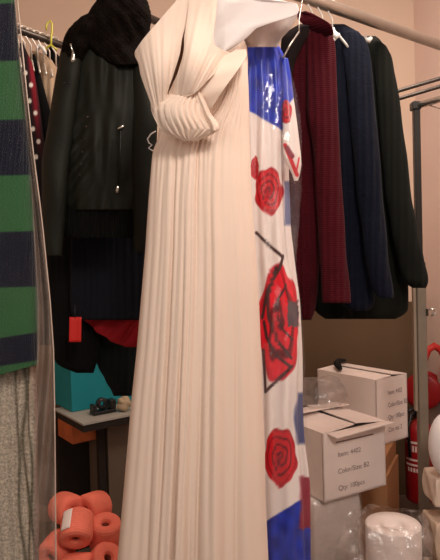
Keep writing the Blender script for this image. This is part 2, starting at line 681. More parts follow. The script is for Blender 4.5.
sheet('lining', [(8, 255, 297), (16, 254, 296.5), (22, 247, 294), (30, 243, 289), (37, 243, 282), (43, 245, 279), (47, 247, 277)], lining2_m, dress, dlin2, nu=50, nv=40, sm=.01,
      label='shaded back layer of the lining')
MB().tube([at(x, y, DD) for x, y in ((156, 131), (151, 134), (147.5, 139), (149, 143), (152, 145), (148.5, 148), (153, 151), (157, 151))], .0016, 8).build('ribbon_loop', lining_m, dress, label='white ribbon loop')
# straps up to the hanger bar
nk = at(196, -30, DD)


def strap_rows(x0, x1):
    return [(-46, x0 + 4, x1 + 1), (-25, x0, x1)]


sheet('shoulder_strap', [(-52, 196, 206), (-40, 191, 207), (-24, 188, 204)], cream, dress, lambda u, v, px, py: DD - .06 - .01 * np.sin(PI * u), nu=20, nv=12)
sheet('shoulder_strap', [(-52, 205, 215), (-40, 203, 217), (-24, 200, 218)], cream, dress, lambda u, v, px, py: DD - .075 - .01 * np.sin(PI * u), nu=20, nv=12)
ht = on_rail(c1, cdir, 204)
hanger(ht, .05, .09, (1, .1, 0), white_pl, 'white hanger carrying the long cream dress', sag=.03)

# ------------------------------------------------------------------ floral dress
WHITE, RED, DRED, BLUE, DBLUE, BLACK = map(np.array, [(236, 224, 218), (206, 22, 36), (104, 6, 20), (36, 62, 190), (24, 36, 120), (52, 42, 42)])


def mixc(a, b, f):
    f = np.clip(f, 0, 1)[..., None]
    return a * (1 - f) + b * f


def rose(c, px, py, cx, cy, rx, ry, seed=0, turns=3.0, warm=0.0):
    ex, ey = (px - cx) / rx, (py - cy) / ry
    r = np.hypot(ex, ey)
    th = np.arctan2(ey, ex)
    edge = 1 + .05 * np.sin(5 * th + seed) + .025 * np.sin(9 * th + 2 * seed)
    s = np.sin(2 * PI * (r * turns) + th * 1.0 + 1.3 * np.sin(3 * th + seed) * r + 1.1 * np.sin(5 * th - 2 * seed + 3 * r) * r)
    rr = np.clip((s - .42) / .45, 0, 1) * np.clip((.95 - r) / .35, .22, 1)
    rr = rr + .45 * np.clip(.45 - r, 0, 1) + .25 * np.clip((r - .8) / .25, 0, 1)
    colr = mixc(RED + np.array([20, 6, 10]) * warm + 0 * px[..., None], DRED, rr * 1.15 + .12 * wob(px, py, seed + 3, .6, .6))
    return mixc(c, colr, (edge - r) / .05)


def floral(px, py, sn):
    c = WHITE + 0 * px[..., None]
    n = wob(px, py, 5, .45, .35)
    top = 111 + (px - 248) * .58 - py
    blue = mixc(BLUE + 0 * px[..., None], DBLUE, .35 + .6 * n)
    c = mixc(c, blue, top / 1.5)
    bot = py - (521 - (px - 265) * .62)
    c = mixc(c, blue, bot / 1.5)
    # small bud at the left of the first rose
    c = rose(c, px, py, 255, 168, 4, 12, 2)
    c = rose(c, px, py, 269, 191, 14.5, 24, 1, 3.6)
    c = rose(c, px, py, 279, 324, 21, 60, 4, 1.8, 1)
    c = rose(c, px, py, 281, 457, 17, 30, 6, 3.6)
    lines = [[(256, 233), (283, 258)], [(283, 256), (279, 268), (268, 290), (262, 318)],
             [(276, 268), (268, 296), (269, 318), (277, 340), (291, 358)],
             [(264, 322), (267, 338), (276, 355), (289, 366)],
             [(263, 350), (265, 392), (292, 366)], [(286, 285), (278, 300), (277, 314), (283, 330), (293, 340)]]
    for k, l in enumerate(lines):
        w = 1.6 if k != 5 else 1.1
        c = mixc(c, BLACK + np.array([18, 0, 0]), (w + .4 - seg(px, py, l)) / .8 * .92)
    blk = np.minimum(np.minimum(px - 287, 300 - px), np.minimum(py - 301, 327 - py) * 1.0)
    c = mixc(c, np.array([88, 72, 76.0]), (blk + 2 * wob(px, py, 9, 1.2, 1.2)) / 1.0)
    # grey blue patches of print near the side
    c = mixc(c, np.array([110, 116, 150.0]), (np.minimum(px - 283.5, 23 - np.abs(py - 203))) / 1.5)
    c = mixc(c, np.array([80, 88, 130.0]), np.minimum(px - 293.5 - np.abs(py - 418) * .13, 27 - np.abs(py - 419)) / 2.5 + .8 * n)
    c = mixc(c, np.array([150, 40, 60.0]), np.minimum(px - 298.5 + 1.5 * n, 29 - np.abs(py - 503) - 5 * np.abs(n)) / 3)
    return c


fl_m = mat('floral_satin', rough=.38, spec=.35, vcol=True, coat=.08, bump=.04, bump_scale=30)
FD = 1.37
fdr = thing('floral_dress', 'long white dress printed with red roses and blue patches behind the cream dress', 'dress', at(275, 600, FD))


def fl_disp(U, v, px, py, sn):
    return .004 * np.sin(U * 17 + 3 * v) + .003 * np.sin(v * 26 + U * 6)


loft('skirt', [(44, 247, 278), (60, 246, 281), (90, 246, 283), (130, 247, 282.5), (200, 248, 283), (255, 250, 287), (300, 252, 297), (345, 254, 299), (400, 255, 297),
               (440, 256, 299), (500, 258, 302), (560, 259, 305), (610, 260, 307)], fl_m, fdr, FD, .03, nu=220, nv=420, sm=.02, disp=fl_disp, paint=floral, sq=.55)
loft('back_panel', [(46, 262, 280), (60, 262, 288), (100, 262, 291), (180, 262, 290), (230, 263, 291), (300, 266, 301), (400, 270, 303), (440, 274, 305), (480, 276, 309), (560, 280, 311), (610, 280, 313)],
     fl_m, fdr, FD + .055, .02, nu=120, nv=300, sm=.02, paint=floral, sq=.6, disp=fl_disp)


def sleeve_paint(px, py, sn):
    c = WHITE - 8 + 0 * px[..., None]
    c = mixc(c, np.array([36, 62, 185.0]), (112 - py - (px - 283) * 1.2) / 3)
    c = rose(c, px, py, 286, 112, 6, 12, 3, 2)
    c = mixc(c, RED, (2.4 - seg(px, py, [(285, 145), (291, 160), (297, 175)])) / 1.0)
    c = mixc(c, DRED + 30, (3.0 - seg(px, py, [(287, 148), (292, 156)])) / 1.0)
    c = mixc(c, RED, (1.2 - seg(px, py, [(299, 158), (296, 174)])) / 1.0)
    return c


loft('sleeve', [(58, 281, 288), (75, 281.5, 291), (100, 282, 294), (130, 282.5, 298), (155, 283, 301), (165, 287, 301.5), (174, 292, 300), (181, 294, 298)], fl_m, fdr, FD - .01, .02,
     nu=80, nv=120, paint=sleeve_paint, sm=.02)
for k, sgn in ((0, 1),):
    sheet('shoulder_strap', [(36, 262, 268), (46, 260, 270)], fl_m, fdr, lambda u, v, px, py: FD + .01 + 0 * px, nu=8, nv=8, paint=floral)
# clear bag over it
film = plastic_film('clear_film', .03, (220, 214, 220), .035, .12, .03)
fb = thing('garment_bag', 'clear glossy plastic garment bag around the rose print dress', 'garment bag', at(275, 600, FD + .02))
loft('film', [(44, 250, 279), (58, 248, 286), (90, 248, 297), (130, 249, 302), (185, 250, 302), (260, 252, 296), (330, 255, 304), (400, 257, 306), (440, 259, 309), (500, 260, 312), (560, 261, 314), (610, 262, 316)],
     film, fb, FD + .02, .075, nu=110, nv=160, sq=.7, disp=lambda U, v, px, py, sn: .004 * wob(px, py, 3, .35, .12) + .002 * wob(px, py, 8, .8, .5))
fh = on_rail(c1, cdir, 297)
grey_wire = mat('grey_wire', (150, 140, 132), .35, .5, .7)
fhn = thing('clothes_hanger', 'grey wire hanger with its arm slanting down to the rose print dress', 'hanger', at(297, 34, FD + .06))
MB().tube([fh + np.array([-.012, .0, .012]), fh + np.array([-.004, 0, .024]), fh + np.array([.012, 0, .018]), fh + np.array([.016, 0, -.005]), at(299, 20, FD + .1), at(299, 32, FD + .03)], .0016, 8).build('hook', grey_wire, fhn)
MB().tube([at(299, 32, FD + .03), at(290, 45, FD - .02), at(283, 58, FD - .04)], .0022, 8).build('shoulder_bar', grey_wire, fhn)

# ------------------------------------------------------------------ burgundy cardigan
burg = mat('burgundy_rib_knit', (64, 12, 20), .95, .08, rib=.35, rib_scale=55, rib_dir='Z', sheen=.03, var=.1, var_scale=15)
burg_d = mat('dark_lining', (26, 19, 19), .9, .1)
BD = 1.55
bc = thing('cardigan', 'burgundy ribbed knit cardigan hanging next to the rose print dress', 'cardigan', at(312, 320, BD))


def knit_disp(seed):
    return lambda U, v, px, py, sn: .006 * wob(px, py, seed, .22, .05) + .002 * np.sin(px * .9 + 2 * wob(px, py, seed + 1, .1, .04))


loft('body', [(24, 299, 316), (30, 292, 324), (38, 284, 330), (50, 282, 331), (100, 283, 329), (180, 285, 324), (250, 290, 321), (300, 294, 316), (315, 297, 314), (320, 300, 311)], burg, bc, BD, .03,
     nu=110, nv=110, disp=knit_disp(21))
loft('sleeve', [(25, 312, 322), (30, 309, 330), (38, 308, 334), (50, 307, 335.5), (80, 306, 336.5), (115, 306, 338), (135, 311, 339.5), (180, 315, 342), (250, 319, 346), (296, 322, 350.5), (303, 323, 351)], burg, bc, BD - .028, .03, tilt=-.025, tprof=((25, 40, 70, 130, 303), (.006, .010, .018, .027, .03)), nu=100, nv=110,
     disp=knit_disp(22))
sheet('collar', [(12, 299, 305), (15, 297.5, 315), (19, 297.5, 323), (23, 302, 329), (27, 308, 332), (31, 313, 333), (35, 318, 333)], burg, bc, lambda u, v, px, py: BD - .05 - .02 * np.sin(PI * v) + .03 * (1 - u), nu=40, nv=30, solid=.006)
sheet('neck_lining', [(25, 299, 309), (30, 290, 309), (36, 282, 308), (44, 281, 303), (54, 281, 298), (64, 282, 294), (80, 283, 291), (110, 283, 288)], burg_d, bc,
      lambda u, v, px, py: BD - .045 - .012 * np.sin(PI * u), nu=30, nv=40, label='black neck lining')
hb = on_rail(c1, cdir, 312)
hanger(hb, .075, .06, (.75, -.2, 0), white_pl, 'white plastic hanger holding the burgundy cardigan', r=.0022, rb=.0035)

# ------------------------------------------------------------------ navy cardigan
navy = mat('navy_cable_knit', (15, 18, 30), .95, .08, rib=.12, rib_scale=22, rib_dir='X', sheen=.03, var=.18, var_scale=30, bump=.5, bump_scale=120)
ND = 1.66
nc = thing('cardigan', 'navy blue knitted cardigan hanging between the burgundy cardigan and the black coat', 'cardigan', at(355, 310, ND))
loft('body', [(24, 328, 344), (29, 324, 356), (36, 320, 364), (60, 318, 368), (150, 322, 372), (250, 330, 374), (300, 340, 376), (308, 344, 374), (311, 350, 368)], navy, nc, ND, .035, nu=110, nv=110, disp=knit_disp(31))
loft('sleeve', [(31, 344, 358), (36, 342, 364), (46, 343, 369), (80, 346, 373), (150, 353, 379), (220, 360, 385), (270, 367, 390), (292, 373, 393), (298, 377, 393)], navy, nc, ND - .032, .032, tilt=-.03, tprof=((31, 46, 80, 150, 298), (.006, .011, .02, .029, .032)), nu=100, nv=110, disp=knit_disp(32))
hn = on_rail(c1, cdir, 322)
hnr = hanger(hn, .07, .022, (.7, -.3, 0), white_pl, 'white plastic hanger holding the navy cardigan', r=.0022, rb=.0035)
MB().tube([at(333.2, 28, ND - .10), at(333.8, 34, ND - .10), at(336, 36.8, ND - .10), at(339.5, 34.5, ND - .10)], [.004, .006, .009, .005], 10).build('shoulder_tip', white_pl, hnr)

# ------------------------------------------------------------------ black coat (right)
blk = mat('black_wool', (19, 20, 16), .95, .08, sheen=.02, bump=.4, bump_scale=250, var=.15, var_scale=12)
KD = 1.80
kc = thing('coat', 'plain black wool coat hanging last on the right of the rail', 'coat', at(370, 318, KD))
loft('body', [(36, 362, 376), (42, 352, 384), (60, 340, 388), (120, 325, 396), (200, 315, 404), (260, 311, 408), (305, 311, 409), (314, 316, 408), (319, 325, 395)], blk, kc, KD, .045, nu=110, nv=110, disp=knit_disp(41))
loft('sleeve', [(41, 372, 380), (45, 371, 386), (55, 372, 391), (80, 375, 396.5), (120, 379, 402), (160, 382, 407), (200, 386, 411.5), (240, 393, 419), (275, 401, 427.5), (285, 405, 428), (288, 412, 426)], blk, kc, KD - .036, .034, tilt=-.03, tprof=((41, 55, 90, 160, 288), (.008, .014, .024, .031, .034)),
     nu=100, nv=110, disp=knit_disp(42))
hk = on_rail(c1, cdir, 332)
hkr = hanger(hk, .065, .05, (.9, .3, 0), white_pl, 'white plastic hanger holding the black coat', r=.0022, rb=.0035)
MB().tube([at(365, 36, KD - .09), at(366, 40, KD - .09), at(368.5, 40.5, KD - .09), at(371.5, 37.5, KD - .09)], [.004, .007, .009, .005], 10).build('shoulder_tip', white_pl, hkr)

# ------------------------------------------------------------------ striped jumper and what hangs below it
GRN, NVY = np.array([44, 84, 50]), np.array([15, 19, 33])


def stripes(px, py, sn):
    e = py + (px - 20) * .03
    k = np.zeros_like(px)
    for b, s in ((3, 1), (60.5, -1), (119.5, 1), (175, -1), (231.5, 1), (287, -1)):
        k = k + s * np.clip((e - b) / 1.2 + .5, 0, 1)
    e2 = py + (px - 20) * .16
    k = k + np.clip((e2 - 335) / 1.2 + .5, 0, 1) - np.clip((e2 - 363) / 1.2 + .5, 0, 1)
    c = mixc(GRN + 0 * px[..., None], NVY, k)
    return c * (1 + .12 * wob(px, py, 77, 2.2, 2.2))[..., None]


st_m = mat('striped_knit', rough=.92, spec=.12, vcol=True, bump=.45, bump_scale=320, rib=.25, rib_scale=110, rib_dir='X', sheen=.15)
SD = 1.0
sj = thing('striped_jumper', 'green and navy wide striped knit jumper at the left edge', 'jumper', at(-5, 376, SD))
loft('body', [(-50, -40, 9), (0, -52, 15), (60, -52, 20), (130, -52, 27.5), (180, -52, 31.5), (235, -52, 35), (300, -52, 37.5), (350, -52, 38.5), (370, -52, 38.5), (377, -52, 38)], st_m, sj, SD, .045, nu=240, nv=420, sm=.008,
     paint=stripes, disp=lambda U, v, px, py, sn: .004 * wob(px, py, 51, .12, .02), sq=.7, skew=-.28)

tweed = mat('grey_tweed', vcol=True, rough=.95, spec=.1, speckle=.28, bump=.8, bump_scale=330)


def tweed_paint(px, py, sn):
    c = np.array([168, 156, 140.0]) + 0 * px[..., None]
    for x0, f, A, w in ((17, .05, 1.6, 1.3), (24, .055, 2.2, 1.6), (29, .05, 1.5, 1.1)):
        xc = x0 + np.clip((py - 430) / 130, 0, 1) * 7 + A * np.sin(py * f + x0)
        c = mixc(c, np.array([74, 68, 55.0]), np.exp(-((px - xc) / w) ** 2) * .8)
    c = mixc(c, np.array([120, 96, 88.0]), (px - 33) / 4)
    return c * (1 + .10 * wob(px, py, 71, .5, 2.5))[..., None]


loft('knit_skirt', [(330, -50, 33), (380, -50, 36.5), (440, -50, 37.5), (500, -50, 38), (560, -50, 38.5), (620, -50, 39)], tweed, None, SD + .015, .03, nu=160, nv=220, paint=tweed_paint, sq=.7,
     disp=lambda U, v, px, py, sn: .003 * np.sin(px * .55 + 1.2 * np.sin(py * .03)), label='grey speckled tweed knit hanging below the striped jumper hem', cat='skirt')

film2 = plastic_film('bag_clear_film', .0, (205, 180, 165), .004, .4, .012)
film2b = plastic_film('bag_side_film', .28, (182, 164, 152), .05, .2, .16)
gb = thing('garment_bag', 'crinkled clear plastic garment bag covering the striped jumper', 'garment bag', at(0, 610, SD))


def bag_disp(U, v, px, py, sn):
    return .006 * wob(px, py, 61, .25, .05) + .004 * wob(px, py, 62, .6, .12) + .003 * np.sin(px * .7 + .06 * py)


loft('film', [(-60, -45, 13), (0, -56, 17.5), (60, -56, 23.5), (100, -56, 27.5), (150, -56, 33), (200, -56, 39.5), (230, -56, 43), (300, -56, 50), (350, -56, 53.5), (400, -56, 54.5), (560, -56, 56), (620, -56, 56)],
     film2, gb, SD + .005, .085, nu=160, nv=200, disp=bag_disp, sq=.75, sm=.01)
sheet('side_fold', [(-60, 5, 13), (0, 13, 17.5), (60, 18.5, 23.5), (100, 23, 27.5), (150, 28, 33), (200, 32, 39.5), (230, 33.5, 43), (300, 36, 50), (350, 37, 53.5), (400, 35, 54.5), (560, 33, 56), (620, 33, 56)],
      film2b, gb, lambda u, v, px, py: SD - .02 + .012 * np.sin(u * 9 + 3 * np.sin(v * 9)) + .008 * wob(px, py, 64, .4, .06), nu=40, nv=160, solid=0, label='milky gathered side of the bag')
MB().tube([at(x, y, SD - .018) for x, y in ((17.5, 0), (27.5, 100), (33, 150), (39.5, 200), (43, 230), (50, 300), (53.5, 350), (54.5, 400), (55.3, 480), (56, 560), (56, 620))], .0011, 6).build('seam', mat('film_seam', (190, 172, 158), .4, .4), gb, label='pale sealed seam of the bag')
# its rail hook: bag and jumper share a hanger above the frame
jp = on_rail(c1, cdir, -20)
hanger(jp, .13, .07, (1, 0, 0), white_pl, 'white hanger carrying the striped jumper inside its clear bag', sag=.02)

# ------------------------------------------------------------------ black jacket
nyl = mat('black_nylon', (27, 28, 21), .6, .18, bump=.55, bump_scale=24, var=.1, var_scale=9)
fur = mat('dark_fur', (21, 16, 13), .98, .05, bump=.8, bump_scale=260, var=.35, var_scale=60)
ribm = mat('black_rib_hem', (17, 17, 15), .9, .12, rib=.8, rib_scale=70, rib_dir='X')
JD = 1.58
jk = thing('jacket', 'black nylon jacket with dark fur hood and silver zip pulls', 'jacket', at(100, 240, JD))


def jk_disp(U, v, px, py, sn):
    cr = .006 * np.sin((px + py * .75) * .38) * np.exp(-((px - 72) / 16) ** 2 - ((py - 165) / 40) ** 2)
    plk = .004 * np.exp(-((px - (92 - (py - 60) * .085)) / 4.5) ** 2)
    return .006 * wob(px, py, 81, .13, .05) + .007 * wob(px, py, 89, .55, .05) + 1.5 * cr + plk + .003 * wob(px, py, 82, .4, .2)


loft('body', [(28, 82, 132), (45, 70, 142), (62, 66, 146), (85, 64, 149), (110, 62, 151), (160, 59, 152), (190, 59, 150), (203, 62, 148), (210, 66, 144)], nyl, jk, JD, .06, nu=180, nv=130, disp=jk_disp)
loft('hem_band', [(203, 66, 142), (209, 62, 145), (222, 61, 145), (234, 63, 143), (238, 66, 140)], ribm, jk, JD, .055, nu=120, nv=30, disp=lambda U, v, px, py, sn: .003 * np.sin(px * 1.3))
loft('sleeve', [(38, 66, 78), (48, 61, 84), (75, 56, 82), (100, 52, 78), (130, 47, 74), (160, 42, 70), (200, 41, 66), (240, 43, 64), (256, 45, 62)], nyl, jk, JD - .035, .045, nu=90, nv=100,
     disp=lambda U, v, px, py, sn: .006 * wob(px, py, 83, .2, .09))
loft('sleeve', [(50, 134, 148), (75, 131, 154), (120, 130, 157), (180, 131, 157), (240, 133, 155), (252, 135, 152)], nyl, jk, JD - .03, .045, nu=90, nv=100, disp=lambda U, v, px, py, sn: .005 * wob(px, py, 84, .2, .09))
loft('fur_hood', [(-16, 106, 134), (-8, 100, 142), (2, 95, 147), (12, 88, 151), (26, 82, 152), (38, 80, 151), (48, 86, 149), (56, 95, 146), (63, 106, 140), (66, 113, 134)], fur, jk, JD - .042, .035, nu=200, nv=110,
     disp=lambda U, v, px, py, sn: .014 * wob(px, py, 85, .12, .14) + .006 * wob(px, py, 86, .5, .4) + .0025 * wob(px, py, 89, 2.2, 2.2))
loft('fur_collar', [(11, 93, 104), (16, 82, 106), (24, 73, 104), (33, 66.5, 102), (44, 62.5, 96), (54, 60.5, 88), (62, 61, 82), (68, 65, 76)], fur, jk, JD - .035, .04, nu=160, nv=80,
     disp=lambda U, v, px, py, sn: .010 * wob(px, py, 87, .2, .2) + .004 * wob(px, py, 88, .7, .6) + .0025 * wob(px, py, 90, 2.2, 2.2))
jz = JD - .15
zb = MB()
zb.tube([at(70.5, 44, jz), at(71.5, 48, jz), at(73, 52, jz)], [.0022, .0018, .0022], 8)
zb.tube([at(73, 52, jz), at(73.3, 56, jz), at(73.2, 60, jz), at(73, 62.5, jz)], [.0024, .004, .0058, .0035], 10)
zb.build('zipper_pull', silver, jk, label='silver zip pull on the collar')
for x, y in ((87.5, 117), (86, 126.5), (85, 138.5), (82.5, 152), (81, 164), (80, 175), (64, 83), (70, 83)):
    MB().ball(at(x, y, JD - .072), .0024, 8).build('snap_button', dark_steel, jk)
pk = MB()
pk.tube([at(120.5, 131, JD - .062), at(120, 160, JD - .064), at(118, 188, JD - .064)], .0018, 6)
pk.build('pocket_zip', mat('zip_black', (10, 10, 9), .5), jk)
MB().tube([at(118, 129, JD - .07), at(123.5, 126, JD - .07)], .0035, 8).build('zipper_slider', silver, jk)
MB().tube([at(117.5, 186, JD - .07), at(117.3, 190, JD - .07), at(117, 193, JD - .07)], [.003, .005, .003], 8).build('zipper_pull', silver, jk)
jh = on_rail(b1, bdir, 116)
hanger(jh, .04, .07, (.95, -.2, 0), chrome, 'steel hanger at the top of the black jacket', r=.003, rb=.005, sag=.03)

# ------------------------------------------------------------------ dark garments under the jacket
bw = mat('black_cloth', (13, 12, 12), .9, .12, bump=.25, bump_scale=200)
loft('long_skirt', [(70, 78, 120), (150, 60, 120), (230, 46, 112), (300, 49, 104), (350, 52, 99), (362, 54, 97), (369, 62, 96), (373, 76, 93)], bw, None, 1.76, .035, nu=100, nv=110, disp=knit_disp(91),
     label='long black skirt hanging lowest under the jacket in front of the teal box', cat='skirt')
nv2 = mat('dark_navy_cloth', (17, 20, 27), .85, .15, bump=.25, bump_scale=150)
loft('trousers', [(100, 84, 136), (180, 74, 146), (235, 71, 148), (300, 70, 148), (314, 71, 148), (320, 76, 148)], nv2, None, 1.69, .015, nu=100, nv=100, disp=knit_disp(92),
     label='dark navy folded trousers directly under the jacket hem', cat='trousers')
redc = mat('red_cloth', (150, 24, 34), .75, .2, bump=.3, bump_scale=40)
loft('red_shirt', [(240, 84, 150), (300, 82, 150), (318, 84, 150), (328, 92, 150), (336, 103, 150), (343, 114, 150), (347, 126, 150)], redc, None, 1.718, .005, nu=90, nv=60,
     disp=lambda U, v, px, py, sn: .008 * np.sin(px * .3 + py * .2) + .004 * wob(px, py, 93, .4, .4), label='red cloth peeking out below the dark navy trousers', cat='shirt')
dk2 = mat('box_shade_green', (20, 26, 26), .85, .15)  # added dark cloth, stands in for the shade over the teal box
loft('box_shade_cloth', [(250, 88, 150), (340, 90, 150), (362, 95, 150), (380, 105, 150), (396, 114, 150)], dk2, None, 1.80, .03, nu=80, nv=80, disp=knit_disp(94),
     label='dark cloth added as shade on the teal box, behind the red cloth beside the cream skirt', cat='dress')
tg = thing('hang_tag', 'small bright red rectangular tag hanging under the navy trousers', 'tag', at(75, 342, 1.63))
sheet('card', [(317, 69.5, 81.5), (342, 69, 81)], mat('red_card', (214, 44, 40), .5, .3), tg, lambda u, v, px, py: 1.625 + .004 * np.sin(u * 3), nu=6, nv=10, sm=0, solid=.002)
MB().tube([at(75, 318, 1.626), at(75, 305, 1.63)], .0012, 6).build('string', black_pl, tg)

# ------------------------------------------------------------------ garments at the far left rail
AD = depth_of(on_rail(a1, adir, 30))


def dots(px, py, sn):
    c = np.array([22, 14, 15.0]) + 0 * px[..., None]
    c = mixc(c, np.array([120, 18, 32.0]), np.exp(-((px - (31 + (py - 60) * .10)) / 3.2) ** 2) * np.clip((165 - py) / 60, 0, 1) * np.clip((py - 50) / 8, 0, 1) * 1.1)
    for x, y in ((25.5, 73), (31, 85), (29.5, 101), (35.5, 113), (33, 129), (38.5, 141.5), (36, 157)):
        c = mixc(c, np.array([225, 215, 200.0]), (2.5 - np.hypot((px - x), (py - y) * .85)) / .8)
    return c


dot_m = mat('polka_dot_cloth', vcol=True, rough=.8, spec=.2)
loft('polka_dot_dress', [(43, 16, 23), (52, 14, 27), (65, 14, 33), (100, 16, 39), (140, 18, 44), (180, 20, 50), (260, 22, 54), (345, 26, 57)], dot_m, None, AD - .02, .02, nu=150, nv=260, paint=dots,
     label='black polka dot dress with white spots beside the striped jumper', cat='dress')
loft('black_blouse', [(54, 31, 35), (62, 30, 37), (80, 31, 42), (110, 33, 50), (150, 36, 58), (220, 36, 64)], bw, None, AD + .025, .015, nu=70, nv=70, label='black blouse between the polka dot dress and beige cardigan', cat='blouse')
beige = mat('beige_knit', (176, 148, 122), .9, .15, bump=.3, bump_scale=150)
loft('beige_cardigan', [(51, 32, 36), (55, 29, 46), (60, 30, 52), (66, 34, 56), (80, 38, 58), (100, 42, 58), (140, 46, 60), (200, 48, 62)], beige, None, AD + .07, .02, nu=80, nv=80, disp=knit_disp(95),
     label='beige knit cardigan shoulder on the left rail beside the black jacket', cat='cardigan')
loft('black_singlet', [(45, 49, 51), (50, 47, 54), (56, 46.5, 59), (62, 47, 64), (100, 48, 68), (160, 50, 70)], bw, None, AD + .12, .018, nu=60, nv=50, label='black singlet hanging from the yellow hanger', cat='singlet')
MB().tube([at(36, 52, AD + .03), at(39.5, 45.5, AD + .03), at(43, 48, AD + .03), at(46, 54, AD + .03)], [.004, .007, .007, .004], 10).build('clothes_hanger', white_pl, label='white plastic hanger shoulder above the beige cardigan', cat='hanger')

# ------------------------------------------------------------------ desk with teal box
TD = 2.45
K = at(83, 424, TD)
zt = K[2]
Kr = ray_z(130, 414.5, zt)
Kl = ray_z(57, 413, zt)
u1 = (Kr - K)[:2]
u1 /= np.linalg.norm(u1)
u2 = (Kl - K)[:2]
u2 /= np.linalg.norm(u2)
K2 = K[:2]
# the desk is square: second edge at right angles to the front edge
u2 = np.array([-u1[1], u1[0]]) if np.dot(np.array([-u1[1], u1[0]]), u2) > 0 else np.array([u1[1], -u1[0]])
desk = thing('desk', 'wooden desk with pale top, dark edge and orange brown drawer, below the hanging clothes', 'desk', (*(K2 + u1 * .25 + u2 * .2), 0))


def quad(o, w, d_, inset=0):
    o = o + u1 * inset + u2 * inset
    return [o, o + u1 * (w - 2 * inset), o + u1 * (w - 2 * inset) + u2 * (d_ - 2 * inset), o + u2 * (d_ - 2 * inset)]


TW, TDp = .56, .36
print('DESK', u1, u2, K)
top_m = mat('pale_laminate', (176, 172, 162), .5, .4, var=.06)
edge_m = mat('dark_edge', (42, 36, 32), .5)
wood_m = mat('orange_wood', (196, 104, 58), .5, .35, rib=.05, var=.2, var_scale=14)
MB().prism(quad(K2, TW, TDp), zt - .008, zt).build('worktop', top_m, desk, smooth=False)
MB().prism(quad(K2, TW, TDp, .004), zt - .04, zt - .008).build('edge_band', edge_m, desk, smooth=False)
dq = K2 + u1 * .005 + u2 * .14
MB().prism([dq, dq + u1 * .19, dq + u1 * .19 + u2 * .2, dq + u2 * .2], zt - .125, zt - .04).build('drawer', wood_m, desk, smooth=False)
kp = dq + u1 * .05 - u2 * .003
MB().ball((kp[0], kp[1], zt - .075), .006).build('knob', silver, desk)
leg_m = mat('dark_desk_leg', (40, 33, 29), .6)
o = K2 + u1 * .115 + u2 * .10
MB().prism([o, o + u1 * .03, o + u1 * .03 + u2 * .03, o + u2 * .03], 0, zt - .04).build('leg', leg_m, desk, smooth=False)
pan = mat('grey_brown_panel', (112, 96, 82), .6, .3, var=.08)
o = K2 + u1 * .16 + u2 * .10
MB().prism([o, o + u1 * .36, o + u1 * .36 + u2 * .22, o + u2 * .22], .0, zt - .04).build('side_cabinet', pan, desk, smooth=False, label='grey brown cabinet side')
o = K2 + u1 * .0 + u2 * .33  # dark board added where the gap under the desk lies in shade
MB().prism([o, o + u1 * .17, o + u1 * .17 + u2 * .015, o + u2 * .015], 0, zt - .04).build('back_panel', leg_m, desk, smooth=False, label='dark board added for the shade under the desk')  # this back_panel is the added shade board, not a part of the desk
o = K2 + u1 * .002 + u2 * .32
MB().prism([o, o + u1 * .03, o + u1 * .03 + u2 * .03, o + u2 * .03], 0, zt - .04).build('leg', leg_m, desk, smooth=False)
# teal box
B0 = ray_z(72, 412.5, zt)[:2]
teal = mat('teal_card', (34, 142, 152), .65, .25, var=.06, var_scale=10)
tb = thing('storage_box', 'teal blue box standing on the desk behind the hanging skirts', 'box', (*(B0 + u1 * .1 + u2 * .1), zt))
MB().prism([B0, B0 + u1 * .38, B0 + u1 * .38 + u2 * .22, B0 + u2 * .22], zt + .0005, zt + .27).build('body', teal, tb, smooth=False, bevel=.004)
lo = -.006
MB().prism([B0 + (u1 + u2) * lo, B0 + u1 * (.38 - lo) + u2 * lo, B0 + u1 * (.38 - lo) + u2 * (.22 - lo), B0 + u1 * lo + u2 * (.22 - lo)], zt + .27, zt + .33).build('lid', teal, tb, smooth=False, bevel=.004)
# black stapler-like device
Sd = ray_z(94, 416.5, zt)[:2]
sp = thing('tape_dispenser', 'black desk tape dispenser lying in front of the teal box', 'tape dispenser', (*(Sd + u1 * .06), zt))
ex = u1


def dev(a, b, w0, w1):
    q = Sd + ex * a
    r = Sd + ex * b
    return [q + u2 * w0, r + u2 * w0, r + u2 * w1, q + u2 * w1]


blkd = mat('black_gloss', (26, 25, 26), .35, .5)
MB().prism(dev(0, .115, 0, .05), zt + .001, zt + .018).build('base', blkd, sp, smooth=False, bevel=.004)
MB().prism(dev(.0, .018, .002, .048), zt + .018, zt + .05).build('front_block', blkd, sp, smooth=False, bevel=.004)
MB().prism(dev(.085, .115, .002, .048), zt + .018, zt + .06).build('rear_block', blkd, sp, smooth=False, bevel=.004)
rc = Sd + ex * .052 + u2 * .025
MB().lathe((rc[0] - u2[0] * .012, rc[1] - u2[1] * .012, zt + .047), (u2[0], u2[1], 0), [(.012, 0), (.027, 0), (.027, .024), (.012, .024), (.012, 0)], 24).build('tape_roll', mat('dark_tape', (44, 42, 42), .3), sp)
# crumpled paper
cp = MB()
Cc = ray_z(123, 411, zt)
cp.ball((Cc[0] + .005, Cc[1] + .0, zt + .036), .034, 22, (1, 1, 1))
V = np.array(cp.V)
cc = V.mean(0)
rad = 1 + .24 * wob(V[:, 0] * 90, V[:, 2] * 90 + V[:, 1] * 50, 13, 2, 2, 5)
V = cc + (V - cc) * rad[:, None]
V[:, 2] = np.maximum(V[:, 2], zt + .001)
obj('crumpled_paper', V, cp.F, mat('cream_paper', (196, 176, 146), .9), smooth=False, label='crumpled cream paper ball beside the black tape dispenser', cat='paper')
# filing cabinet behind, on the floor
cb0 = at(112, 470, 2.75)[:2]

# ------------------------------------------------------------------ ribbon rolls
YD = 1.72
orange = mat('orange_ribbon', (234, 120, 98), .8, .2, bump=.6, bump_scale=60, rib=.25, rib_scale=45, rib_dir='Z', var=.08, var_scale=18)


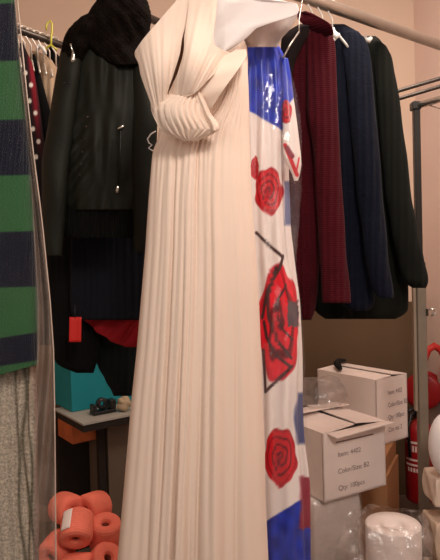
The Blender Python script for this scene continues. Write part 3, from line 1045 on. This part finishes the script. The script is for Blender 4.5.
def roll_mesh(parent, c, axis, R=.048, Lh=.044, hole=.012):
    p = [(hole, -Lh + .004), (hole + .004, -Lh - .001), (R - .008, -Lh), (R - .002, -Lh + .005), (R, -Lh + .014), (R + .0015, -.01), (R + .001, .008), (R + .001, Lh - .016), (R - .002, Lh - .005), (R - .009, Lh), (hole + .006, Lh - .004),
         (hole, Lh - .012), (hole, -Lh + .004)]
    return p


rolls = [
    # px, py, depth, axis, label
    (77, 528, YD - .05, (.08, -.84, -.54), 'orange ribbon roll with white paper label, its hollow end facing out'),
    (67, 509, YD + .05, (.5, -.5, .05), 'orange ribbon roll at the back left of the heap by the plastic'),
    (93, 508, YD + .07, (-.35, -.6, .1), 'orange ribbon roll at the back of the heap, behind the labelled roll'),
    (105, 533, YD, (.12, -.25, .96), 'orange ribbon roll standing upright, to the right of the labelled one'),
    (118, 549, YD + .06, (.3, -.6, .1), 'orange ribbon roll partly hidden by the cream skirt'),
    (57, 550, YD - .02, (-.25, -.9, -.2), 'orange ribbon roll seen through the plastic at the lower left of the heap'),
    (103, 563, YD - .06, (.4, -.3, .5), 'orange ribbon roll at the bottom right of the heap, mostly out of view'),
    (79, 571, YD - .09, (.9, -.2, .1), 'orange ribbon roll at the very bottom of the heap below the hollow end'),
]
r0 = None
for px, py, dd, ax, lab in rolls:
    c = at(px, py, dd)
    axis = Vector(ax).normalized()
    q = axis.to_track_quat('Z', 'Y')
    if r0 is None:
        r0 = thing('ribbon_roll', lab, 'ribbon roll', (0, 0, 0), 'orange ribbon rolls heaped on the floor box')
        WLOC[r0] = np.zeros(3)
        MB().lathe((0, 0, 0), (0, 0, 1), roll_mesh(None, None, None), 40).build('winding', orange, r0, origin=(0, 0, 0))
        MB().lathe((0, 0, 0), (0, 0, 1), [(.0119, -.036), (.0119, .028), (.0095, .028), (.0095, -.036), (.0119, -.036)], 24).build('core', mat('brown_core', (120, 50, 36), .8), r0, origin=(0, 0, 0))
        o = r0
        first = c
        r0.location = tuple(c)
        r0.rotation_mode = 'QUATERNION'
        r0.rotation_quaternion = q
    else:
        o = r0.copy()
        COL.objects.link(o)
        for ch in r0.children:
            k = ch.copy()
            COL.objects.link(k)
            k.parent = o
        o.location = tuple(c)
        o.rotation_quaternion = q
        o['label'] = lab
# label patch on the first roll: a curved paper strip that follows its side
qm = np.array(r0.rotation_quaternion.to_matrix())
view = (MW[:3, 3] - first)
view /= np.linalg.norm(view)
lv = qm.T @ view
a0 = math.atan2(lv[1], lv[0])
best = None
side = None
for sg in (-1, 1):
    aa = a0 + sg * .75
    p_ = first + qm @ np.array([.043 * math.cos(aa), .043 * math.sin(aa), 0])
    if best is None or pix(p_)[0] < best:
        best, side = pix(p_)[0], aa
LV, LF = [], []
for i in range(9):
    for j in range(6):
        a = side + (i - 4) * .085
        LV.append((.0507 * math.cos(a), .0507 * math.sin(a), -.034 + j * .0125))
for i in range(8):
    for j in range(5):
        LF.append((i * 6 + j, (i + 1) * 6 + j, (i + 1) * 6 + j + 1, i * 6 + j + 1))
lb = obj('paper_label', LV, LF, mat('label_paper', (232, 214, 206), .7), r0, origin=(0, 0, 0), label='white paper label', solid=.0006)
# carton that carries the heap (top just under the frame)
zb0 = at(80, 560, YD)[2] - .095
card = mat('brown_cardboard', (176, 126, 88), .85, .15, var=.06, var_scale=6, bump=.1, bump_scale=80)
cx0 = at(80, 560, YD)
hb_ = thing('carton', 'brown carton under the heap of orange ribbon rolls', 'carton', (cx0[0], cx0[1], 0))
MB().box((cx0[0] - .17, cx0[1] - .15, 0), (cx0[0] + .17, cx0[1] + .17, zb0)).build('body', card, hb_, smooth=False, bevel=.004)

# ------------------------------------------------------------------ boxes on the right
white_card = mat('white_cardboard', (250, 234, 226), .85, .15, var=.05, var_scale=7, bump=.08, bump_scale=60)
grey_card = mat('inner_cardboard', (150, 132, 114), .9, .1)
ink = mat('grey_ink', (146, 126, 122), .9)


def open_box(name, lab, corner_top, corner_bot, right_bot, left_bot, d, depth_left, m):
    """carton with a vertical corner edge towards the camera; two faces run right and left from it"""
    A = at(*corner_bot, d)
    z0 = A[2]
    z1 = at(*corner_top, d)[2]
    r = ray_z(*right_bot, z0)
    v1 = (r - A)[:2]
    w = np.linalg.norm(v1)
    v1 = v1 / w
    l = ray_z(*left_bot, z0)
    n = np.array([-v1[1], v1[0]])
    if np.dot(n, (l - A)[:2]) < 0:
        n = -n
    return A[:2], v1, n, w, z0, z1


def text_on(parent, txt, size, o, right, up, m, squash=1.0):
    cu = bpy.data.curves.new('print', 'FONT')
    cu.body = txt
    cu.size = size
    tmp = bpy.data.objects.new('tmp', cu)
    COL.objects.link(tmp)
    dg = bpy.context.evaluated_depsgraph_get()
    me = bpy.data.meshes.new_from_object(tmp.evaluated_get(dg))
    bpy.data.objects.remove(tmp)
    nrm = np.cross(right, up)
    V = [o + right * v.co.x * squash + up * v.co.y + nrm * .0012 for v in me.vertices]
    Fc = [tuple(p.vertices) for p in me.polygons]
    return obj('printed_text', V, Fc, m, parent, smooth=False)


# front white box
A, v1, n1, w, z0, z1 = open_box('b', '', (324, 434), (324, 503), (386, 485), (300, 494), 2.02, .3, white_card)
dep = .30
fbx = thing('carton', 'open white carton with printed lines on its side, nearest of the stacked boxes', 'carton', (*(A + v1 * w / 2 + n1 * dep / 2), z0))
th = .006
bx = MB()
q = [A, A + v1 * w, A + v1 * w + n1 * dep, A + n1 * dep]
bx.prism(q, z0, z0 + th)
for (p0, p1, inn) in ((q[0], q[1], n1), (q[1], q[2], -v1), (q[2], q[3], -n1), (q[3], q[0], v1)):
    bx.prism([p0, p1, p1 + inn * th, p0 + inn * th], z0, z1)
fbody = bx.build('body', white_card, fbx, smooth=False)


def v3(p, z):
    return np.array([p[0], p[1], z])


def flap(parent, p0, p1, tip0, tip1, m, name='flap', **kw):
    P = [p0, p1, tip1, tip0]
    P = [np.asarray(x, float) for x in P]
    nn = np.cross(P[1] - P[0], P[3] - P[0])
    nn /= np.linalg.norm(nn)
    b = MB().hexa([x - nn * .002 for x in P] + [x + nn * .002 for x in P])
    return b.build(name, m, parent, smooth=False, **kw)


# left flap folded inwards/over, back flap up, front flap hanging out over the printed face
e0, e1 = v3(q[0], z1), v3(q[1], z1)
f0, f1 = v3(q[3], z1), v3(q[2], z1)
V1, N1 = v3(v1, 0), v3(n1, 0)
up = np.array([0, 0, 1.0])
flap(fbx, e0 + V1 * .02, e1, e0 + V1 * .03 - N1 * .045 + up * -.008, e1 - N1 * .05 + V1 * .0 + up * .006, white_card)
flap(fbx, e0 + up * .002, f0 + up * .002, e0 + V1 * w * .5 + up * .012 + N1 * .004, f0 + V1 * w * .5 + up * .010, white_card)
flap(fbx, e1 + up * .002, f1 + up * .002, e1 - V1 * w * .46 + up * .014 + N1 * .012, f1 - V1 * w * .46 + up * .020, white_card)
flap(fbx, f0 + up * .012, f1 + up * .012, f0 - N1 * .12 + up * .032, f1 - N1 * .10 + up * .024, white_card)
for k, (txt, vz, sz) in enumerate((('Item: 4402', .62, .026), ('Color/Size: B2', .37, .026), ('Qty: 100pcs', .12, .026))):
    text_on(fbody, txt, sz, v3(A, z0) + V1 * w * .22 + up * (z1 - z0) * vz - N1 * .0005, V1, up, ink, 1.0)
MB().prism([A + v1 * w * .2 - n1 * .0012, A + v1 * w * .8 - n1 * .0012, A + v1 * w * .8, A + v1 * w * .2], z0 + (z1 - z0) * .83, z0 + (z1 - z0) * .85).build('printed_rule', ink, fbody, smooth=False)
FRONTBOX = (A, v1, n1, w, z0, z1, dep)

# wrapped bale that carries it
bale_m = mat('white_bale_wrap', (250, 236, 228), .6, .35, bump=.6, bump_scale=12, var=.06)
film3 = plastic_film('bag_film', .1, (246, 234, 228), .2, .16, .1, 1.0, 24)
bl = thing('wrapped_bale', 'pale bale wrapped in crinkled clear plastic under the nearest white carton', 'bale', (*(A + v1 * w / 2 + n1 * dep / 2), 0))
ins = .012


def bump_box(o, a, b, w_, d_, z0_, z1_, amp, seed, nx=26, nz=34):
    """box skin with crinkled sides"""
    mb_ = MB()
    per = []
    for i in range(nx):
        per.append((i / nx * w_, 0))
    for i in range(nx):
        per.append((w_, i / nx * d_))
    for i in range(nx):
        per.append((w_ - i / nx * w_, d_))
    for i in range(nx):
        per.append((0, d_ - i / nx * d_))
    V = []
    m = len(per)
    for j in range(nz + 1):
        z = z0_ + (z1_ - z0_) * j / nz
        for i, (x, y) in enumerate(per):
            cx_, cy_ = x - w_ / 2, y - d_ / 2
            k = 1 + amp * float(wob(np.array(i * .35), np.array(j * .3), seed, 2.2, 2.0))
            edge = 1 - .05 * max(0, abs(2 * j / nz - 1) - .8) / .2
            p = o + a * (w_ / 2 + cx_ * k * edge) + b * (d_ / 2 + cy_ * k * edge)
            V.append((p[0], p[1], z))
    Fc = [(j * m + i, j * m + (i + 1) % m, (j + 1) * m + (i + 1) % m, (j + 1) * m + i) for j in range(nz) for i in range(m)]
    Fc.append(tuple(range(m))[::-1])
    Fc.append(tuple(nz * m + i for i in range(m)))
    return mb_.add(V, Fc)


bump_box(A + v1 * .02 - v1 * .05 + n1 * .02, v1, n1, w * .72, dep - .04, 0, z0 - .004, .02, 5).build('body', bale_m, bl)
bump_box(A - v1 * .06 + n1 * .005, v1, n1, w * .82, dep - .01, .001, z0 - .003, .05, 6).build('film', film3, bl, label='clear plastic wrapping')

# brown cartons behind
A2 = at(388, 535, 2.35)
zc1 = ray_z(388, 475, 0)[2]
zc1 = at(388, 476, 2.35)[2]
r2 = np.array([1.0, 0.55])
r2 /= np.linalg.norm(r2)
n2 = np.array([-.55, 1.0])
n2 /= np.linalg.norm(n2)
lf = thing('carton', 'large brown carton standing on the floor behind the nearest white carton', 'carton', (*(A2[:2]), 0))
lf.location = (A2[0] - .1, A2[1] + .12, 0)
WLOC[lf] = np.array(lf.location)
pA = A2[:2]
rr_ = np.array([.45, .9])
rr_ /= np.linalg.norm(rr_)
ll_ = np.array([-.9, .45])
ll_ /= np.linalg.norm(ll_)
polyL = [pA, pA + rr_ * .30, pA + rr_ * .30 + ll_ * .36, pA + ll_ * .36]
MB().prism(polyL, 0, zc1).build('body', card, lf, smooth=False, bevel=.004)
pm = pA + ll_ * .15
MB().prism([pA + ll_ * .155 + rr_ * -.001, pA + ll_ * .155 + rr_ * .30, pA + ll_ * .205 + rr_ * .30, pA + ll_ * .205 + rr_ * -.001], zc1, zc1 + .0012).build('tape', mat('tape_brown', (164, 124, 84), .35, .5), lf, smooth=False)
up_poly_o = pA + rr_ * .012 + ll_ * .01
zc2 = at(377, 447, 2.5)[2]
uc = thing('carton', 'flat brown carton lying on the large brown one, under the back white carton', 'carton', (*(pA + rr_ * .15 + ll_ * .15), zc1))
polyU = [up_poly_o, up_poly_o + rr_ * .29, up_poly_o + rr_ * .29 + ll_ * .35, up_poly_o + ll_ * .35]
MB().prism(polyU, zc1 + .002, zc2 - .002).build('body', card, uc, smooth=False, bevel=.003)

# back white box
A3, w1, m1, ww, y0, y1 = open_box('b', '', (377, 380), (377, 446), (408, 436), (326, 432), 2.5, .3, white_card)
y0 = zc2
bk = thing('carton', 'white carton with printed lines stacked on brown cartons at the back by the wall', 'carton', (*(A3 + w1 * ww / 2 + m1 * .15), y0))
dep3 = .36
q3 = [A3, A3 + w1 * ww, A3 + w1 * ww + m1 * dep3, A3 + m1 * dep3]
bb = MB()
bb.prism(q3, y0, y0 + th)
for (p0, p1, inn) in ((q3[0], q3[1], m1), (q3[1], q3[2], -w1), (q3[2], q3[3], -m1), (q3[3], q3[0], w1)):
    bb.prism([p0, p1, p1 + inn * th, p0 + inn * th], y0, y1)
bbody = bb.build('body', white_card, bk, smooth=False)
W1, M1 = v3(w1, 0), v3(m1, 0)
flap(bk, v3(q3[1], y1), v3(q3[2], y1), v3(q3[1], y1) - W1 * ww * .48 + up * .012, v3(q3[2], y1) - W1 * ww * .48 + up * .012, white_card)
flap(bk, v3(q3[0], y1), v3(q3[3], y1), v3(q3[0], y1) + W1 * ww * .48 + up * .006, v3(q3[3], y1) + W1 * ww * .48 + up * .006, white_card)
for k in range(4):
    text_on(bbody, ('Item: 4402', 'Color/Size: B2', 'Qty: 100pcs', 'Ctn. no. 2')[k], .03, v3(A3, y0) + W1 * ww * .36 + up * (y1 - y0) * (.74 - .19 * k) - M1 * .0005, W1, up, ink, .8)
# dark strap on top
zs = y1 + .022
s0 = A3 + m1 * .22 - w1 * .0
MB().tube([v3(s0 + w1 * ww * .05, zs), v3(s0 + w1 * ww * .25 + m1 * .06, zs + .012), v3(s0 + w1 * ww * .5 + m1 * .10, zs + .01), v3(s0 + w1 * ww * .8 + m1 * .12, zs + .004)], [.012, .018, .016, .008], 10).build('dark_cloth_strip', mat('black_strip', (24, 20, 18), .8), label='black folded cloth strip lying on top of the back white carton', cat='cloth')

# clear plastic bag lump between the boxes
pb = MB()
pb.ball((0, 0, 0), 1, 40)
V = np.array(pb.V)
c_ = at(322, 393, 2.33)
nz_ = 1 + .22 * wob(V[:, 0] * 3, V[:, 2] * 3 + V[:, 1] * 2, 44, 2, 2) + .1 * wob(V[:, 0] * 9, V[:, 1] * 9 + V[:, 2] * 7, 45, 2, 2)
V = V * nz_[:, None] * np.array([.10, .07, .075]) + c_
obj('plastic_bag', V, pb.F, plastic_film('grey_bag_film', .16, (180, 176, 180), .12, .15, .1), label='crumpled clear plastic bag lying on the nearest white carton, against the back one', cat='plastic bag')

# ------------------------------------------------------------------ white roll wrapped in plastic, bottom right
RD = 1.74
tpc = at(393, 523, RD)
rl = thing('fabric_roll', 'white roll standing upright in clear plastic at the bottom right', 'roll', (tpc[0], tpc[1], 0))
MB().lathe((tpc[0], tpc[1], 0), (0, 0, 1), [(.0, 0), (.082, 0), (.084, .01), (.084, tpc[2] - .004), (.082, tpc[2] - .001), (.03, tpc[2] - .004), (.026, tpc[2] - .02), (.0, tpc[2] - .02)], 48).build('roll', mat('white_roll', (232, 216, 208), .7, .25, var=.03), rl)
V, Fc = [], []
nA, nH = 90, 60
for j in range(nH):
    h = j / (nH - 1)
    z = .002 + h * (tpc[2] + .018)
    for i in range(nA):
        a = 2 * PI * i / nA
        r = .102 + .012 * abs(math.sin(4.5 * a + 1.5 * math.sin(7 * h))) * (.4 + h) + .03 * (math.cos(a - PI) > .2) * max(0, math.cos(a - PI) - .2) * (.6 + .6 * math.sin(6 * h)) + .008 * float(wob(np.array(a * 3), np.array(h * 12), 31, 2, 2)) - .03 * max(0, h - .94) / .06
        V.append((tpc[0] + r * math.cos(a), tpc[1] + r * math.sin(a), z + .008 * math.sin(3 * a + 1) * h))
for j in range(nH - 1):
    for i in range(nA):
        k = (i + 1) % nA
        Fc.append((j * nA + i, j * nA + k, (j + 1) * nA + k, (j + 1) * nA + i))
obj('film', V, Fc, film3, rl, label='crinkled clear plastic')
# loose plastic at left of it
sheet('plastic_wrap', [(510, 350, 355), (524, 345, 360), (540, 340, 362), (560, 334, 363), (610, 328, 364)], film3, None,
      lambda u, v, px, py: 1.70 + .04 * wob(px, py, 46, .16, .1) + .012 * wob(px, py, 47, .35, .5), nu=50, nv=60, solid=0, sm=.01,
      label='crumpled clear plastic sheet between the bale and the white roll', cat='plastic sheet')

# ------------------------------------------------------------------ grey shelving on the right
PDp = 1.98
pt = at(416, 104, PDp)
pbm = at(419.5, 560, PDp)
rk = thing('shelf_rack', 'grey metal shelf rack with black upper post at the right edge', 'shelf rack', (pt[0], pt[1], 0))
zt0 = pt[2]
zmid = at(416, 262, PDp)[2]
hw = .0125


def sq_post(x, y, z0_, z1_, h):
    return MB().box((x - h, y - h, z0_), (x + h, y + h, z1_))


tub = mat('black_tube', (30, 26, 24), .3, .5, .3)
sq_post(pt[0], pt[1], zmid, zt0, .0115).build('upper_post', tub, rk, smooth=False, bevel=.003)
sq_post(pt[0] + .003, pt[1], 0, zmid, .0165).build('post', grey_paint, rk, smooth=False, bevel=.004)
# bright strip on the left side of the post, and slots
MB().box((pt[0] - .024, pt[1] - .006, .86), (pt[0] - .0145, pt[1] + .012, 1.36)).build('edge_strip', mat('pale_strip', (150, 132, 114), .5), rk, smooth=False)
tdir = ray_z(440, 99.5, zt0) - ray_z(413, 107.5, zt0)
tdir /= np.linalg.norm(tdir)
MB().tube([pt + [0, 0, -.008], pt + [0, 0, -.008] + tdir * .42], .0115, 16).build('top_tube', silver, rk)
MB().box((pt[0] - .018, pt[1] - .018, zt0 - .022), (pt[0] + .014, pt[1] + .018, zt0 + .006)).build('corner_cap', black_pl, rk, smooth=False, bevel=.004)
# clamp
cl = at(428, 312, PDp)
MB().box((pt[0] + .015, cl[1] - .012, cl[2] - .014), (cl[0] - .002, cl[1] + .012, cl[2] + .012)).build('clamp', dark_steel, rk, smooth=False, bevel=.003)
MB().tube([cl + [0, -.015, .01], cl + [.018, -.015, .012], cl + [.02, -.015, -.006], cl + [.006, -.015, -.012]], .004, 8).build('clamp_lever', silver, rk)
# front right post outside the frame and shelves between
far = pt + tdir * .42
MB().tube([[far[0], far[1], zt0 - .008], [far[0], far[1], 0]], .0115, 14).build('post', grey_paint, rk)
shelf_z = []
for py in (491, 541):
    zz = at(428, py, PDp - .05)[2]
    shelf_z.append(zz)
    s = np.array([pt[0] + .01, pt[1], zz])
    e = np.array([far[0], far[1], zz])
    sd = np.array([tdir[1], -tdir[0], 0])
    if sd[0] < 0:
        sd = -sd
    P = [s, e, e + sd * .03, s + sd * .25]
    MB().prism([(s - sd * .01)[:2], (e - sd * .01)[:2], (e + sd * .10)[:2], (s + sd * .22)[:2]], zz - .016, zz).build('shelf', grey_paint, rk, smooth=False)
# rails of the rack running behind the coat
zr = 2.06
wrl = None
for (xa, ya), (xb, yb) in (((400, 90.5), (440, 78.5)), ((400, 98.5), (440, 86.5))):
    g0, g1 = ray_z(xa, ya, zr), ray_z(xb, yb, zr)
    gd = (g1 - g0) / np.linalg.norm(g1 - g0)
    e0_ = g0 + gd * ((YB - .004 - g0[1]) / gd[1])
    if wrl is None:
        wrl = thing('wall_rail', 'pair of thin dark steel bars reaching from the back wall behind the black coat', 'rail', e0_)
    MB().tube([e0_, g1 + gd * .06], .0075, 10).build('bar', dark_steel, wrl)
    MB().box(e0_ - [.02, .008, .03], e0_ + [.02, .003, .03]).build('wall_plate', dark_steel, wrl, smooth=False)
MB().tube([at(414, 101, PDp + .02), at(440, 108.5, 1.9), at(455, 113, 1.86)], .0022, 8).build('wire', silver, rk)

# things on the shelves
wr = at(446, 428, 1.80)
zsh = shelf_z[0]
V = np.array(MB().ball((0, 0, 0), 1, 40).V)
Fb = MB().ball((0, 0, 0), 1, 40).F
V = V * (1 + .05 * wob(V[:, 0] * 3, V[:, 2] * 3 + V[:, 1], 52, 2, 2))[:, None] * np.array([.055, .055, .104])
V += np.array([wr[0], wr[1], zsh + .20])
hz = zsh
obj('white_bundle', V, Fb, mat('white_cloth_bundle', (232, 222, 218), .6, .3), label='rounded white bundle at the right edge on the rack', cat='bundle')


def parcel(px, py0, py1, d, w_, rgb, lab, zbase, hgt, seed):
    c = at(px, (py0 + py1) / 2, d)
    t_ = thing('parcel', lab, 'parcel', (c[0], c[1], zbase))
    bump_box(np.array([c[0] - w_ / 2, c[1] - .06]), np.array([1.0, 0]), np.array([0, 1.0]), w_, .12, zbase + .001, zbase + hgt, .08, seed, 14, 14).build('wrap', mat('parcel_%d' % seed, rgb, .5, .35, bump=.5, bump_scale=30, var=.1), t_, bevel=.012)
    return t_


parcel(447, 462, 489, 1.85, .12, (220, 198, 180), 'beige plastic wrapped parcel on the shelf under the white bundle', shelf_z[0], .092, 3)
parcel(447, 500, 540, 1.85, .12, (204, 178, 156), 'tan plastic wrapped parcel on the lower rack shelf', shelf_z[1], .12, 4)
parcel(447, 545, 575, 1.83, .12, (204, 184, 166), 'pale wrapped parcel standing below the lowest rack shelf', 0.0, shelf_z[1] - .03, 9)

# ------------------------------------------------------------------ fire extinguisher and red drum
redp = mat('red_enamel', (150, 18, 24), .35, .5)
ED = 2.78
eb, et = at(420, 500, ED), at(419, 420, ED)
R_ = .067
exg = thing('fire_extinguisher', 'red fire extinguisher hanging on the wall behind the grey post', 'fire extinguisher', (eb[0], eb[1], eb[2]))
H_ = et[2] - eb[2]
MB().lathe(eb, (0, 0, 1), [(0, 0), (R_ * .85, 0), (R_, .015), (R_, H_ - .05), (R_ * .85, H_ - .02), (R_ * .4, H_), (.018, H_ + .005), (.018, H_ + .02), (0, H_ + .02)], 36).build('cylinder', redp, exg)
MB().lathe(eb + [0, 0, H_ + .02], (0, 0, 1), [(0, 0), (.026, 0), (.026, .035), (.014, .05), (0, .05)], 20).build('valve', black_pl, exg)
valve = bpy.data.objects['valve']
vp = eb + [0, 0, H_ + .06]
MB().tube([vp, vp + [-.03, -.03, .012], vp + [-.07, -.05, .0]], .008, 8).build('lever', black_pl, valve)
MB().tube([vp, vp + [-.05, -.04, -.02], vp + [-.068, -.05, -.08], vp + [-.064, -.055, -.22]], .008, 10).build('hose', black_pl, valve)
lbm = mat('extinguisher_print', (224, 196, 186), .6)
for k, (zz, hh, a0_, a1_) in enumerate(((.30, .012, 3.3, 4.5), (.26, .03, 3.5, 4.3), (.215, .010, 3.3, 4.5), (.19, .010, 3.3, 4.5), (.16, .02, 3.5, 4.4))):
    V, Fc = [], []
    for i in range(13):
        a = a0_ + (a1_ - a0_) * i / 12
        for z in (zz * H_ / .40, zz * H_ / .40 + hh):
            V.append((eb[0] + (R_ + .0012) * math.cos(a), eb[1] + (R_ + .0012) * math.sin(a), eb[2] + z))
    for i in range(12):
        if k in (1, 4) and i % 3 == 2:
            continue
        Fc.append((2 * i, 2 * i + 2, 2 * i + 3, 2 * i + 1))
    obj('label_print', V, Fc, lbm, exg, smooth=True)
MB().box((eb[0] - .02, eb[1] + R_ - .01, eb[2] + .1), (XR, eb[1] + R_ + .02, eb[2] + .14)).build('wall_bracket', black_pl, exg, smooth=False)

hd = at(424, 390, 2.88)
hr = thing('hose_reel', 'round red fire hose drum on the wall above the extinguisher', 'hose reel', hd)
ax = np.array([-.5, -.85, 0])
MB().lathe(hd - ax / np.linalg.norm(ax) * -.0, ax, [(0, .05), (.03, .055), (.08, .05), (.092, .045), (.094, .03), (.07, .02), (.07, -.02), (.094, -.03), (.092, -.045), (0, -.05)], 40).build('drum', redp, hr)
MB().box((hd[0], hd[1] + .03, hd[2] - .02), (XR, hd[1] + .06, hd[2] + .02)).build('wall_bracket', black_pl, hr, smooth=False)
hp = [at(x, y, 2.74) for x, y in ((418, 372), (424, 360), (428, 350), (434, 346), (441, 350), (446, 360))]
MB().tube(hp, [.016, .018, .017, .018, .018, .016], 12).build('hose_end', mat('orange_red_hose', (196, 44, 36), .5, .4), hr)

# ------------------------------------------------------------------ light
def area(name, loc, target, size, power, color):
    l = bpy.data.lights.new(name, 'AREA')
    l.shape = 'DISK'
    l.size = size
    l.energy = power
    l.color = color
    o = bpy.data.objects.new(name, l)
    COL.objects.link(o)
    o.location = loc
    o.rotation_euler = (Vector(target) - Vector(loc)).to_track_quat('-Z', 'Y').to_euler()
    return o


area('ceiling_lamp', (.5, -.3, 2.6), (.0, 2.0, 1.1), .5, 23, (1.0, .90, .81))
area('wall_fill_rear', (.45, 1.5, 2.75), (.45, 2.1, 1.0), .5, 21, (1.0, .88, .79))  # unseen light added to brighten the back wall
area('front_fill', (-.7, -.6, 1.9), (0, 2.0, 1.1), 1.2, 9, (1.0, .90, .83))  # unseen soft fill added from the front left

w = bpy.data.worlds.new('world')
w.use_nodes = True
w.node_tree.nodes['Background'].inputs[0].default_value = (1.0, .88, .80, 1)
w.node_tree.nodes['Background'].inputs[1].default_value = .18
SC.world = w
SC.view_settings.view_transform = 'Standard'
SC.view_settings.look = 'None'
SC.view_settings.exposure = 0
